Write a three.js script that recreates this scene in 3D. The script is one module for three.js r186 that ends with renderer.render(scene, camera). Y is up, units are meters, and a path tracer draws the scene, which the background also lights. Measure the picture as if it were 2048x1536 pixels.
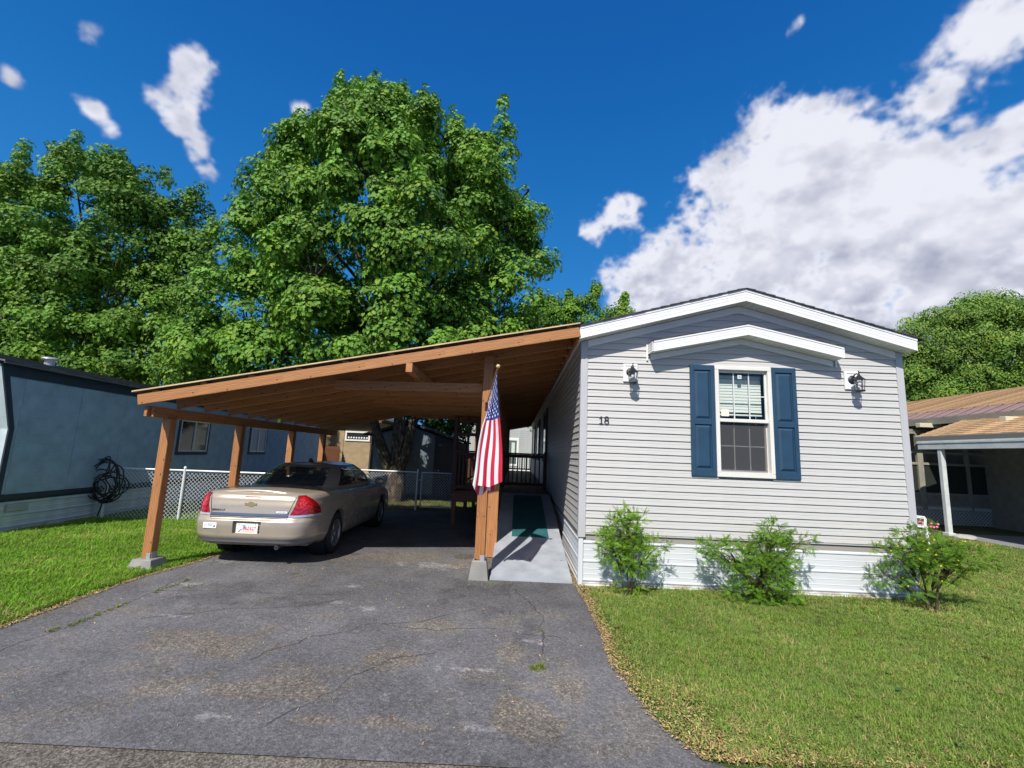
import * as THREE from 'three';
import { mergeGeometries, mergeVertices } from 'three/addons/utils/BufferGeometryUtils.js';
import { FontLoader } from 'three/addons/loaders/FontLoader.js';
import { TextGeometry } from 'three/addons/geometries/TextGeometry.js';
import { Brush, Evaluator, SUBTRACTION } from 'three-bvh-csg';

// ---------- camera, sky, sun, exposure ----------
const scene = new THREE.Scene();
const R = Math.PI / 180;
const camera = new THREE.PerspectiveCamera(79.955, 4 / 3, 0.05, 400);
camera.position.set(0, 1.74, 0);
camera.rotation.set(8.724 * R, 0.846 * R, 2.3125 * R, 'YXZ');
scene.add(camera);
const renderer = new THREE.WebGLRenderer({ antialias: true });
renderer.toneMapping = THREE.LinearToneMapping;
renderer.toneMappingExposure = 1.2;
renderer.shadowMap.enabled = true;

function rng(seed) { let a = seed >>> 0; return () => { a = (a + 0x6d2b79f5) | 0; let t = Math.imul(a ^ (a >>> 15), 1 | a); t = (t + Math.imul(t ^ (t >>> 7), 61 | t)) ^ t; return ((t ^ (t >>> 14)) >>> 0) / 4294967296; }; }
const hash3 = (x, y, z) => { let h = Math.imul(x, 374761393) + Math.imul(y, 668265263) + Math.imul(z, 2147483647 ^ 0x5bd1e995); h = Math.imul(h ^ (h >>> 13), 1274126177); return ((h ^ (h >>> 16)) >>> 0) / 4294967296; };
const sm = (t) => t * t * (3 - 2 * t), mixf = (a, b, t) => a + (b - a) * t, clamp = (x, a = 0, b = 1) => Math.min(b, Math.max(a, x)), sstep = (a, b, x) => sm(clamp((x - a) / (b - a)));
function n3(x, y, z) {
  const i = Math.floor(x), j = Math.floor(y), k = Math.floor(z), u = sm(x - i), v = sm(y - j), w = sm(z - k);
  const L = (kk) => mixf(mixf(hash3(i, j, kk), hash3(i + 1, j, kk), u), mixf(hash3(i, j + 1, kk), hash3(i + 1, j + 1, kk), u), v);
  return mixf(L(k), L(k + 1), w);
}
function fbm3(x, y, z, o = 5) { let s = 0, a = 0.5, t = 0; for (let i = 0; i < o; i++) { s += a * n3(x, y, z); t += a; a *= 0.5; x = x * 2.03 + 7.1; y = y * 2.03 + 3.7; z = z * 2.03 + 1.3; } return s / t; }
// noise that repeats every p cells, for tiling textures
function n2(x, y, p, q = 0) { const i = Math.floor(x), j = Math.floor(y), u = sm(x - i), v = sm(y - j), w = (a) => ((a % p) + p) % p; const h = (a, b) => hash3(w(a), w(b), 17 + q); return mixf(mixf(h(i, j), h(i + 1, j), u), mixf(h(i, j + 1), h(i + 1, j + 1), u), v); }
function fbm2(u, v, p, o = 4, q = 0) { let s = 0, a = 0.5, t = 0; for (let i = 0; i < o; i++) { s += a * n2(u * p, v * p, p, q + i); t += a; a *= 0.5; p *= 2; } return s / t; }

// the sky: deep blue overhead, paler low down, broken cumulus (azimuth, elevation, radius in degrees)
const PUFFS = [[31, 32.0, 5.6], [34.8, 32, 3.8], [26.2, 29.8, 4.6], [36.5, 27.6, 5.6], [43, 23.4, 5.2], [47.9, 22, 4.6], [27.6, 25.4, 5.6], [19.2, 22.5, 5.4], [12.5, 21.4, 4.2], [34.6, 21.1, 7.6], [42.5, 19.3, 6.9], [47.9, 20, 3.7], [24.7, 18.9, 6.4], [33, 16.3, 7.1], [41.1, 15, 6.6], [48, 14, 5.5], [16, 17, 5], [26, 13, 7], [36, 11, 8], [46, 10, 7], [30, 20, 8], [38, 17.5, 8], [46, 17.5, 7], [21, 15, 6], [44, 21, 6], [31, 27, 6],
  [47.2, 35.4, 3.2], [50.7, 35.6, 4.2], [43.8, 33, 1.9], [49.8, 28.6, 1.4], [58, 35, 6], [58, 22, 8], [55, 14, 7], [13.4, 30.1, 2], [12.2, 28.8, 2], [8.6, 27.2, 1.5], [-39.6, 35.6, 1.7], [-43.2, 31.6, 1.4], [-40.6, 33, 2.1], [-40.6, 30.3, 1.6], [-38.6, 28.7, 1.6], [-37.4, 26.9, 1.6], [-48.1, 33.8, 1.1], [-47, 28.7, 1.0], [-45.2, 27.5, 1.1], [-29.3, 35.5, 1.1], [-52.3, 28.4, 0.9], [33.2, 42.3, 1.0], [-22, 10, 3], [-6, 9, 3.5]];
{ const r = rng(5); for (let k = 0; k < 46; k++) { const az = 75 + r() * 210, el = 9 + r() * 46, big = 3 + r() * 6; for (let j = 0; j < 4; j++) PUFFS.push([az + (r() - 0.5) * 2.6 * big / Math.cos(el * R), el + (r() - 0.5) * big, big * (0.5 + 0.5 * r())]); } }
const dirOf = (az, el) => [Math.sin(az * R) * Math.cos(el * R), Math.sin(el * R), -Math.cos(az * R) * Math.cos(el * R)];
const SUN = new THREE.Vector3(-0.365, 1, 0.92).normalize();
function makeSky() {
  const W = 3072, H = 1536, data = new Float32Array(W * H * 4), K = 1 / 1.2;
  const puffs = PUFFS.map(([a, e, r]) => [...dirOf(a, e), 1.15 / (r * R) ** 2, Math.cos(Math.min(3.2 * r * R, 1.5))]);
  const field = (x, y, z) => { let m = 0; for (const p of puffs) { const c = x * p[0] + y * p[1] + z * p[2]; if (c < p[4]) continue; m += Math.exp(-2 * (1 - c) * p[3]); } return 1 - Math.exp(-1.1 * m); };
  for (let row = 0; row < H; row++) {
    const el = ((row + 0.5) / H - 0.5) * Math.PI, y = Math.sin(el), ce = Math.cos(el);
    for (let col = 0; col < W; col++) {
      const a = ((col + 0.5) / W - 0.5) * 2 * Math.PI, x = Math.cos(a) * ce, z = Math.sin(a) * ce, o = (row * W + col) * 4;
      const h = Math.max(0, y), t = Math.pow(1 - h, 1.9);
      const c = [mixf(0.008, 0.13, t * t), mixf(0.085, 0.4, t), mixf(0.36, 0.95, t)];
      if (y > -0.02) {
        const f = field(x, y, z);
        if (f > 0.03) {
          const n = fbm3(x * 15, y * 19, z * 15, 6), n1 = fbm3(x * 70 + 9, y * 84, z * 70, 5);
          const d = 1.45 * f - 0.68 + (n - 0.5) * 1.5 + (n1 - 0.5) * 0.75, al = Math.pow(sstep(-0.08, 0.5, d), 1.25);
          if (al > 0) {
            const s = 0.075, g = field(x + SUN.x * s, y + SUN.y * s, z + SUN.z * s), m = fbm3(x * 6 + 4, y * 11 + 2, z * 6, 4), m2 = fbm3(x * 20 + 2, y * 30, z * 20 + 5, 5);
            let lit = 0.86 + (f - g) * 0.3 + (m - 0.5) * 1.7 + (m2 - 0.5) * 1.15 - 0.25 * sstep(0.2, 0.9, d);
            lit -= 0.52 * sstep(0.5, 0.22, y) * sstep(0.1, 0.8, d);
            lit = clamp(lit, 0.05, 1);
            const cc = [mixf(0.24, 0.86, lit), mixf(0.27, 0.87, lit), mixf(0.4, 0.95, lit)];
            for (let k = 0; k < 3; k++) c[k] = mixf(c[k], cc[k], al * 0.97);
          }
        }
      }
      data[o] = c[0] * K; data[o + 1] = c[1] * K; data[o + 2] = c[2] * K; data[o + 3] = 1;
    }
  }
  const t = new THREE.DataTexture(data, W, H, THREE.RGBAFormat, THREE.FloatType);
  t.mapping = THREE.EquirectangularReflectionMapping; t.magFilter = THREE.LinearFilter; t.needsUpdate = true;
  return t;
}
scene.background = makeSky();
scene.environment = scene.background;
const sun = new THREE.DirectionalLight(new THREE.Color(1.0, 0.955, 0.88), 4.9);
sun.position.copy(SUN).multiplyScalar(40).add(new THREE.Vector3(-2, 0, -9));
sun.target.position.set(-2, 0, -9);
sun.castShadow = true; sun.shadow.mapSize.set(4096, 4096);
Object.assign(sun.shadow.camera, { left: -32, right: 32, top: 30, bottom: -30, near: 1, far: 110 });
scene.add(sun, sun.target);

// ---------- helpers ----------
const V = (x, y, z) => new THREE.Vector3(x, y, z);
const taken = new Map();
const numbered = (name) => { const k = taken.get(name) ?? 0; taken.set(name, k + 1); return k ? name + '_' + String(k).padStart(3, '0') : name; };
function thing(name, label, category, [x, y, z] = [0, 0, 0], turn = 0, group) {
  const o = new THREE.Group(); o.name = numbered(name); o.position.set(x, y, z); o.rotation.y = turn; o.userData = { label, category };
  if (group) o.userData.group = group;
  scene.add(o); return o;
}
function mesh(name, geo, mat, parent, pos, rot) {
  const o = new THREE.Mesh(geo, mat); o.name = name; o.castShadow = o.receiveShadow = true;
  if (pos) o.position.set(...pos);
  if (rot) o.rotation.set(...rot);
  parent.add(o); return o;
}
function solo(name, geo, mat, label, category, pos, rot, group) { const o = mesh(numbered(name), geo, mat, scene, pos, rot); o.userData = { label, category }; if (group) o.userData.group = group; return o; }
function setting(name, geo, mat) { const o = mesh(numbered(name), geo, mat, scene); o.userData = { kind: 'structure' }; return o; }
// non-indexed geometry from triangles of points, uv by box projection in metres with u along the longest side
function fromTris(tris, uvs) {
  const g = new THREE.BufferGeometry(), p = new Float32Array(tris.length * 3);
  tris.forEach((v, i) => { p[i * 3] = v[0]; p[i * 3 + 1] = v[1]; p[i * 3 + 2] = v[2]; });
  g.setAttribute('position', new THREE.BufferAttribute(p, 3));
  g.computeVertexNormals();
  if (uvs) g.setAttribute('uv', new THREE.BufferAttribute(new Float32Array(uvs.flat()), 2)); else boxUV(g);
  return g;
}
function boxUV(g, k = 1) {
  if (g.index) g = g.toNonIndexed();
  g.computeBoundingBox();
  const b = g.boundingBox, s = b.getSize(V(0, 0, 0)).toArray(), long = s.indexOf(Math.max(...s)), P = g.attributes.position, uv = new Float32Array(P.count * 2), A = V(0, 0, 0), B = V(0, 0, 0), C = V(0, 0, 0);
  for (let i = 0; i < P.count; i += 3) {
    A.fromBufferAttribute(P, i); B.fromBufferAttribute(P, i + 1).sub(A); C.fromBufferAttribute(P, i + 2).sub(A);
    const n = B.cross(C).toArray().map(Math.abs), ax = n.indexOf(Math.max(...n)), two = [0, 1, 2].filter((q) => q !== ax);
    if (two[1] === long) two.reverse();
    for (let j = 0; j < 3; j++) { const q = [P.getX(i + j), P.getY(i + j), P.getZ(i + j)]; uv[(i + j) * 2] = q[two[0]] * k; uv[(i + j) * 2 + 1] = (q[two[1]] + ax * 0.37) * k; }
  }
  g.setAttribute('uv', new THREE.BufferAttribute(uv, 2));
  return g;
}
const cache = new Map();
// box with chamfered edges, centred
function cbox(lx, ly, lz, c = 0.004) {
  const key = [lx, ly, lz, c].map((v) => v.toFixed(4)).join();
  if (cache.has(key)) return cache.get(key);
  const h = [lx / 2, ly / 2, lz / 2]; c = Math.min(c, Math.min(...h) * 0.8);
  const pt = (s, f) => [0, 1, 2].map((i) => s[i] * (i === f ? h[i] : h[i] - c)), tris = [];
  const face = (...q) => { const m = q.reduce((a, v) => a.map((x, i) => x + v[i] / q.length), [0, 0, 0]); const a = V(...q[0]), n = V(...q[1]).sub(a).cross(V(...q[2]).sub(a)); if (n.dot(V(...m)) < 0) q.reverse(); for (let i = 1; i + 1 < q.length; i++) tris.push(q[0], q[i], q[i + 1]); };
  const S = [-1, 1];
  for (let f = 0; f < 3; f++) { const [u, v] = [0, 1, 2].filter((i) => i !== f); for (const a of S) { face(...[[-1, -1], [1, -1], [1, 1], [-1, 1]].map(([p, q]) => { const s = [0, 0, 0]; s[f] = a; s[u] = p; s[v] = q; return pt(s, f); })); } }
  for (let e = 0; e < 3; e++) { const [u, v] = [0, 1, 2].filter((i) => i !== e); for (const a of S) for (const b of S) { const mk = (k) => { const s = [0, 0, 0]; s[e] = k; s[u] = a; s[v] = b; return s; }; face(pt(mk(-1), u), pt(mk(1), u), pt(mk(1), v), pt(mk(-1), v)); } }
  for (const a of S) for (const b of S) for (const d of S) face(pt([a, b, d], 0), pt([a, b, d], 1), pt([a, b, d], 2));
  const g = fromTris(tris); cache.set(key, g); return g;
}
// chamfered bar from a to b: w across (horizontal), h high
function bar(name, a, b, w, h, mat, parent, c = 0.004) {
  const A = V(...a), B = V(...b), L = A.distanceTo(B), o = mesh(name, cbox(w, h, L, c), mat, parent);
  o.position.copy(A).add(B).multiplyScalar(0.5);
  const f = B.clone().sub(A).normalize();
  if (Math.abs(f.y) > 0.999) { o.rotation.x = Math.PI / 2; } else { const x = V(0, 1, 0).cross(f).normalize(), y = f.clone().cross(x); o.quaternion.setFromRotationMatrix(new THREE.Matrix4().makeBasis(x, y, f)); }
  return o;
}
const blk = (name, x0, x1, y0, y1, z0, z1, mat, parent, c = 0.004) => mesh(name, cbox(Math.abs(x1 - x0), Math.abs(y1 - y0), Math.abs(z1 - z0), c), mat, parent, [(x0 + x1) / 2, (y0 + y1) / 2, (z0 + z1) / 2]);
// prism: closed profile [[p, q]...] swept along an axis between lo(p,q) and hi(p,q); axis 'x': p=z, q=y; axis 'z': p=x, q=y; axis 'y': p=x, q=z
function prism(profile, axis, lo, hi) {
  const L = typeof lo === 'function' ? lo : () => lo, Hf = typeof hi === 'function' ? hi : () => hi;
  const at = ([p, q], s) => (axis === 'x' ? [s, q, p] : axis === 'z' ? [p, q, s] : [p, s, q]);
  const tris = [], uvs = []; let run = 0;
  for (let i = 0; i < profile.length; i++) {
    const a = profile[i], b = profile[(i + 1) % profile.length], d = Math.hypot(b[0] - a[0], b[1] - a[1]);
    const q = [[a, L(...a), run], [b, L(...b), run + d], [b, Hf(...b), run + d], [a, Hf(...a), run]];
    for (const k of [0, 1, 2, 0, 2, 3]) { tris.push(at(q[k][0], q[k][1])); uvs.push([q[k][1], q[k][2]]); }
    run += d;
  }
  const cap = THREE.ShapeUtils.triangulateShape(profile.map((p) => new THREE.Vector2(...p)), []);
  for (const f of cap) { for (const k of f) { tris.push(at(profile[k], L(...profile[k]))); uvs.push(profile[k]); } for (const k of [...f].reverse()) { tris.push(at(profile[k], Hf(...profile[k]))); uvs.push(profile[k]); } }
  return fromTris(tris, uvs);
}
const cyl = (r0, r1, h, n = 12) => { const k = 'c' + [r0, r1, h, n].join(); if (!cache.has(k)) cache.set(k, new THREE.CylinderGeometry(r1, r0, h, n)); return cache.get(k); };
// round rod from a to b
function rod(name, a, b, r, mat, parent, n = 8, r1 = r) {
  const A = V(...a), B = V(...b), o = mesh(name, cyl(r, r1, A.distanceTo(B), n), mat, parent);
  o.position.copy(A).add(B).multiplyScalar(0.5); o.quaternion.setFromUnitVectors(V(0, 1, 0), B.sub(A).normalize()); return o;
}
const tube = (pts, r, seg = 24, n = 8, closed = false) => new THREE.TubeGeometry(new THREE.CatmullRomCurve3(pts.map((p) => V(...p)), closed), seg, r, n, closed);
const lathe = (pts, n = 24) => new THREE.LatheGeometry(pts.map((p) => new THREE.Vector2(...p)), n);
const placed = (g, x, y, z, rx = 0, ry = 0, rz = 0) => { const c = g.clone(); c.applyMatrix4(new THREE.Matrix4().makeRotationFromEuler(new THREE.Euler(rx, ry, rz)).setPosition(x, y, z)); return c; };
const merge = (list) => mergeGeometries(list.map((g) => { const q = g.index ? g.toNonIndexed() : g; for (const k of Object.keys(q.attributes)) if (!['position', 'normal', 'uv'].includes(k)) q.deleteAttribute(k); return q; }));

// ---------- textures and materials ----------
function tex(w, h, fn, srgb = true, rep = 1) {
  const d = new Uint8Array(w * h * 4);
  for (let j = 0; j < h; j++) for (let i = 0; i < w; i++) { const c = fn((i + 0.5) / w, (j + 0.5) / h, i, j), o = (j * w + i) * 4; d[o] = clamp(c[0], 0, 255); d[o + 1] = clamp(c[1], 0, 255); d[o + 2] = clamp(c[2], 0, 255); d[o + 3] = 255; }
  const t = new THREE.DataTexture(d, w, h); t.magFilter = THREE.LinearFilter; t.wrapS = t.wrapT = THREE.RepeatWrapping; t.repeat.set(rep, rep); if (srgb) t.colorSpace = THREE.SRGBColorSpace; t.needsUpdate = true; return t;
}
const again = (t, sx, sy, ox = 0, oy = 0) => { const c = t.clone(); c.repeat.set(sx, sy); c.offset.set(ox, oy); return c; };
const lin = (r, g, b) => new THREE.Color().setRGB(r, g, b);
const std = (color, roughness, more = {}) => new THREE.MeshStandardMaterial({ color, roughness, ...more });
const phys = (color, roughness, more = {}) => new THREE.MeshPhysicalMaterial({ color, roughness, ...more });
const canvasTex = (w, h, draw) => { const c = document.createElement('canvas'); c.width = w; c.height = h; draw(c.getContext('2d'), w, h); const t = new THREE.CanvasTexture(c); t.colorSpace = THREE.SRGBColorSpace; t.magFilter = THREE.LinearFilter; return t; };

// wood grain: lines along u, a few knots
const knots = (() => { const r = rng(31); return Array.from({ length: 7 }, () => [r(), r(), 0.018 + 0.02 * r()]); })();
const grain = (u, v) => {
  let bend = 0, dark = 0;
  for (const [ku, kv, kr] of knots) { let du = u - ku, dv = v - kv; du -= Math.round(du); dv -= Math.round(dv); const d = Math.hypot(du * 2.2, dv * 0.9) / kr; bend += Math.exp(-d * d * 0.35) * dv * 6; dark = Math.max(dark, sstep(1.0, 0.35, d)); }
  const w = fbm2(u, v, 4, 3, 3) * 0.5 + bend, g = 0.5 + 0.5 * Math.sin((v * 16 + w * 3.2) * 6.283), f = n2(u * 12, v * 200, 200, 9), f2 = n2(u * 5, v * 64, 64, 12);
  return [g * 0.35 + f * 0.3 + f2 * 0.35, dark];
};
const T = {};
T.wood = tex(512, 512, (u, v) => { const [g, k] = grain(u, v), b = 0.62 + 0.5 * g; return [255 * b * mixf(1, 0.42, k), 244 * b * mixf(1, 0.34, k), 232 * b * mixf(1, 0.3, k)]; });
T.woodB = tex(256, 256, (u, v) => { const [g] = grain(u, v); const q = 255 * g; return [q, q, q]; }, false);
T.mottle = tex(512, 512, (u, v) => { const b = 226 + 46 * (fbm2(u, v, 6, 5) - 0.5) + 20 * (n2(u * 256, v * 256, 256, 5) - 0.5); return [b, b, b]; });
T.rough = tex(512, 512, (u, v) => { const q = 255 * (0.55 * fbm2(u, v, 64, 3, 8) + 0.45 * n2(u * 256, v * 256, 256, 2)); return [q, q, q]; }, false);
T.vinyl = tex(256, 256, (u, v) => { const q = 255 * (0.5 * n2(u * 6, v * 128, 128, 4) + 0.5 * n2(u * 24, v * 256, 256, 6)); return [q, q, q]; }, false);
T.vinylC = tex(512, 512, (u, v) => { const b = 240 + 18 * (fbm2(u, v, 3, 4, 21) - 0.5) + 10 * (n2(u * 8, v * 128, 128, 4) - 0.5), s = sstep(0.6, 0.82, fbm2(u * 1, v, 5, 4, 77)); return [b - 12 * s, b - 13 * s, b - 16 * s]; });
T.bark = tex(256, 512, (u, v) => { const r = Math.abs(n2(u * 14 + 1.5 * fbm2(u, v, 8, 2, 3), v * 8, 14, 2) - 0.5) * 2, q = 70 + 120 * r * (0.6 + 0.8 * fbm2(u, v, 16, 3, 7)); return [q, q * 0.93, q * 0.84]; });
T.barkB = tex(256, 512, (u, v) => { const r = Math.abs(n2(u * 14 + 1.5 * fbm2(u, v, 8, 2, 3), v * 8, 14, 2) - 0.5) * 2, q = 255 * r; return [q, q, q]; }, false);
T.shingle = tex(512, 512, (u, v) => { const row = Math.floor(v * 16), uu = u * 12 + (row % 2) * 0.5 + hash3(row, 3, 1) * 0.3, tab = Math.floor(uu), k = 0.72 + 0.42 * hash3(((tab % 12) + 12) % 12, row, 5), g = 0.85 + 0.3 * n2(u * 256, v * 256, 256, 6), b = 205 * k * g; return [b, b * 0.97, b * 0.93]; });
T.soil = tex(1024, 1024, (u, v) => { const a = fbm2(u, v, 8, 6, 2), b = n2(u * 300, v * 300, 300, 4), g = sstep(0.35, 0.6, fbm2(u, v, 12, 4, 9)); return [mixf(92, 70, g) + 50 * (a - 0.5) + 40 * (b - 0.5), mixf(78, 88, g) + 46 * (a - 0.5) + 38 * (b - 0.5), mixf(52, 38, g) + 34 * (a - 0.5) + 24 * (b - 0.5)]; });
const M = {};
M.wood = [0, 1, 2, 3].map((k) => std(lin([0.5, 0.46, 0.54, 0.48][k], [0.235, 0.212, 0.258, 0.222][k], [0.088, 0.078, 0.1, 0.082][k]), 0.62, { map: again(T.wood, 0.9, 3.2, k * 0.27, k * 0.41), bumpMap: again(T.woodB, 0.9, 3.2, k * 0.27, k * 0.41), bumpScale: 0.0015 }));
M.woodDark = [0, 1].map((k) => std(lin(0.3 - 0.06 * k, 0.115 - 0.02 * k, 0.05 - 0.01 * k), 0.6, { map: again(T.wood, 0.9, 3.2, k * 0.3 + 0.1, k * 0.2), bumpMap: T.woodB, bumpScale: 0.001 }));
M.woodBrown = std(lin(0.12, 0.055, 0.032), 0.6, { map: again(T.wood, 0.9, 3.2, 0.6, 0.2) });
M.ceiling = std(lin(0.09, 0.05, 0.03), 0.8, { map: again(T.wood, 0.6, 2, 0.4, 0.1) });  // carport roof sheets, darkened so the colour carries the shade underneath
M.plywood = std(lin(0.68, 0.55, 0.33), 0.7, { map: again(T.wood, 0.6, 2, 0.2, 0.2) });
M.siding = std(lin(0.545, 0.535, 0.515), 0.46, { map: T.vinylC, bumpMap: T.vinyl, bumpScale: 0.0006 });
M.trimGrey = std(lin(0.52, 0.52, 0.535), 0.45, { map: T.vinylC });
M.white = std(lin(0.82, 0.82, 0.81), 0.42, { map: again(T.vinylC, 0.6, 0.6) });
M.skirt = std(lin(0.68, 0.71, 0.74), 0.42, { map: again(T.vinylC, 0.5, 0.5, 0.3, 0.1), bumpMap: T.vinyl, bumpScale: 0.0006 });
M.skirtLow = std(lin(0.66, 0.68, 0.7), 0.6, { map: tex(512, 128, (u, v) => { const n = fbm2(u, v, 8, 5, 3), k = 0.55 * sstep(0.45, 0.7, n), s = n2(u * 60, v * 9, 60, 5) * 0.4; return [mixf(245, 176, k * (0.6 + s)), mixf(244, 150, k * (0.6 + s)), mixf(242, 128, k * (0.6 + s))]; }) });
M.cream = std(lin(0.78, 0.76, 0.71), 0.4, { map: again(T.vinylC, 0.7, 0.7) });
M.sheath = std(lin(0.3, 0.28, 0.25), 0.8);
M.shutter = std(lin(0.014, 0.062, 0.125), 0.6, { map: T.mottle, bumpMap: T.vinyl, bumpScale: 0.0005 });
M.shingleDark = std(lin(0.1, 0.1, 0.105), 0.95, { map: T.shingle, bumpMap: T.rough, bumpScale: 0.003 });
M.shingleTan = std(lin(0.82, 0.55, 0.3), 0.95, { map: again(T.shingle, 0.45, 0.45), bumpMap: T.rough, bumpScale: 0.003 });
M.concrete = std(lin(0.33, 0.32, 0.295), 0.9, { map: T.mottle, bumpMap: T.rough, bumpScale: 0.003 });
M.ramp = std(lin(0.44, 0.47, 0.52), 0.7, { map: T.mottle, bumpMap: T.rough, bumpScale: 0.0015 });
M.galv = std(lin(0.62, 0.64, 0.66), 0.42, { metalness: 0.7 });
M.black = std(lin(0.018, 0.018, 0.02), 0.45);
M.rubber = std(lin(0.018, 0.018, 0.018), 0.75, { map: T.mottle });
M.glass = phys(lin(1, 1, 1), 0.02, { transmission: 1, ior: 1.5 });
M.bark = std(lin(0.36, 0.31, 0.26), 0.95, { map: again(T.bark, 1, 0.6), bumpMap: again(T.barkB, 1, 0.6), bumpScale: 0.02 });
// ---------- ground, street, driveway ----------
const flat = (pts, y, uvf) => { const s = THREE.ShapeUtils.triangulateShape(pts.map((p) => new THREE.Vector2(p[0], -p[1])), []); const tris = [], uv = []; for (const f of s) for (const k of f) { const p = pts[k]; tris.push([p[0], y, p[1]]); uv.push(uvf ? uvf(...p) : [p[0], -p[1]]); } return fromTris(tris, uv); };
const wob = (a, s) => (fbm3(a * 3.1, s, 0.5, 4) - 0.5) * 2;
setting('ground', flat([[-120, 30], [120, 30], [120, -140], [-120, -140]], 0), std(lin(1.25, 1.2, 1.1), 1, { map: again(T.soil, 0.25, 0.25), bumpMap: again(T.rough, 2, 2), bumpScale: 0.01 }));
const edgeR = [[2.6, -2.86], [1.75, -2.9], [1.32, -2.93], [1.19, -2.98], [1.06, -3.25], [0.99, -3.48], [0.93, -3.9], [0.91, -4.23], [0.94, -4.8], [0.95, -5.47], [0.93, -6.0], [0.92, -6.42], [0.9, -6.6]];
const edgeL = [[-7.2, -2.85], [-6.2, -2.95], [-5.5, -3.2], [-4.95, -3.7], [-4.62, -4.36], [-4.69, -5.2], [-4.71, -5.8], [-4.7, -6.23], [-4.62, -6.9], [-4.57, -7.46], [-4.62, -9], [-4.7, -11], [-4.75, -13.6]];
const dense = (e) => { const o = []; for (let i = 0; i + 1 < e.length; i++) { const n = Math.max(1, Math.round(Math.hypot(e[i + 1][0] - e[i][0], e[i + 1][1] - e[i][1]) / 0.06)); for (let k = 0; k < n; k++) { const x = mixf(e[i][0], e[i + 1][0], k / n), z = mixf(e[i][1], e[i + 1][1], k / n); o.push([x + 0.045 * wob(z * 1.7 + x, 3), z + 0.03 * wob(x * 2, 9)]); } } o.push(e[e.length - 1]); return o; };
const dR = dense(edgeR), dL = dense(edgeL);
const edgeAt = (e, z) => { for (let i = 0; i + 1 < e.length; i++) { const a = e[i], b = e[i + 1]; if ((a[1] >= z && b[1] <= z) || (a[1] <= z && b[1] >= z)) return mixf(a[0], b[0], (z - a[1]) / ((b[1] - a[1]) || 1)); } return e[e.length - 1][0]; };
// asphalt: aggregate, worn patches, chalky scuffs, cracks with their own outlines (x, z in metres)
const AX = -7.3, AW = 10, AZ = -2.7, AH = 12;
const CRACKS = [[[-4.12, -3.5], [-4.05, -4.3], [-4.06, -4.9], [-4.1, -5.56], [-4.25, -6.2]], [[-4.1, -5.6], [-3.4, -5.7], [-2.6, -5.66], [-2.0, -5.75]], [[-3.6, -4.7], [-3.0, -5.1], [-2.4, -5.2], [-1.9, -5.6]], [[-2.1, -4.0], [-1.75, -4.5], [-1.3, -4.9], [-0.9, -5.0], [-0.4, -5.4]], [[-1.3, -4.9], [-0.7, -4.75], [-0.2, -4.9]], [[-0.2, -4.9], [0.1, -4.8], [0.5, -4.75]], [[-1.5, -3.1], [-1.25, -3.6], [-1.0, -4.1], [-0.6, -4.3]], [[-4.3, -7.2], [-3, -7.0], [-1.6, -7.1]], [[0.05, -6.3], [0.35, -5.3], [0.3, -4.4]]];
const WORN = [[-1.75, -3.55, 0.55, 0.2], [-2.4, -3.5, 0.5, 0.16], [-0.75, -4.85, 0.38, 0.16], [-2.7, -4.2, 0.6, 0.25], [0.2, -3.4, 0.3, 0.25], [0.45, -3.7, 0.2, 0.5], [-0.9, -3.2, 0.5, 0.1], [-0.9, -4.1, 0.35, 0.2], [0.0, -4.4, 0.15, 0.3], [-2.9, -7.6, 0.5, 0.2], [-0.6, -7.7, 0.7, 0.5], [-1.8, -7.9, 0.9, 0.4]];
const SCUFF = [[-0.85, -3.5, 0.1, 0.04], [-2.9, -4.4, 0.08, 0.02], [-1.55, -5.3, 0.1, 0.06], [-2.0, -6.1, 0.1, 0.07], [-1.9, -5.45, 0.08, 0.05], [-3.3, -4.85, 0.12, 0.03], [0.2, -4.6, 0.12, 0.05], [-0.35, -4.0, 0.2, 0.03], [-0.2, -3.2, 0.12, 0.04], [-1.9, -3.2, 0.1, 0.03], [-4.3, -7.0, 0.35, 0.12], [-1.2, -7.3, 0.5, 0.15], [-3.9, -5.9, 0.15, 0.05]];
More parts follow.
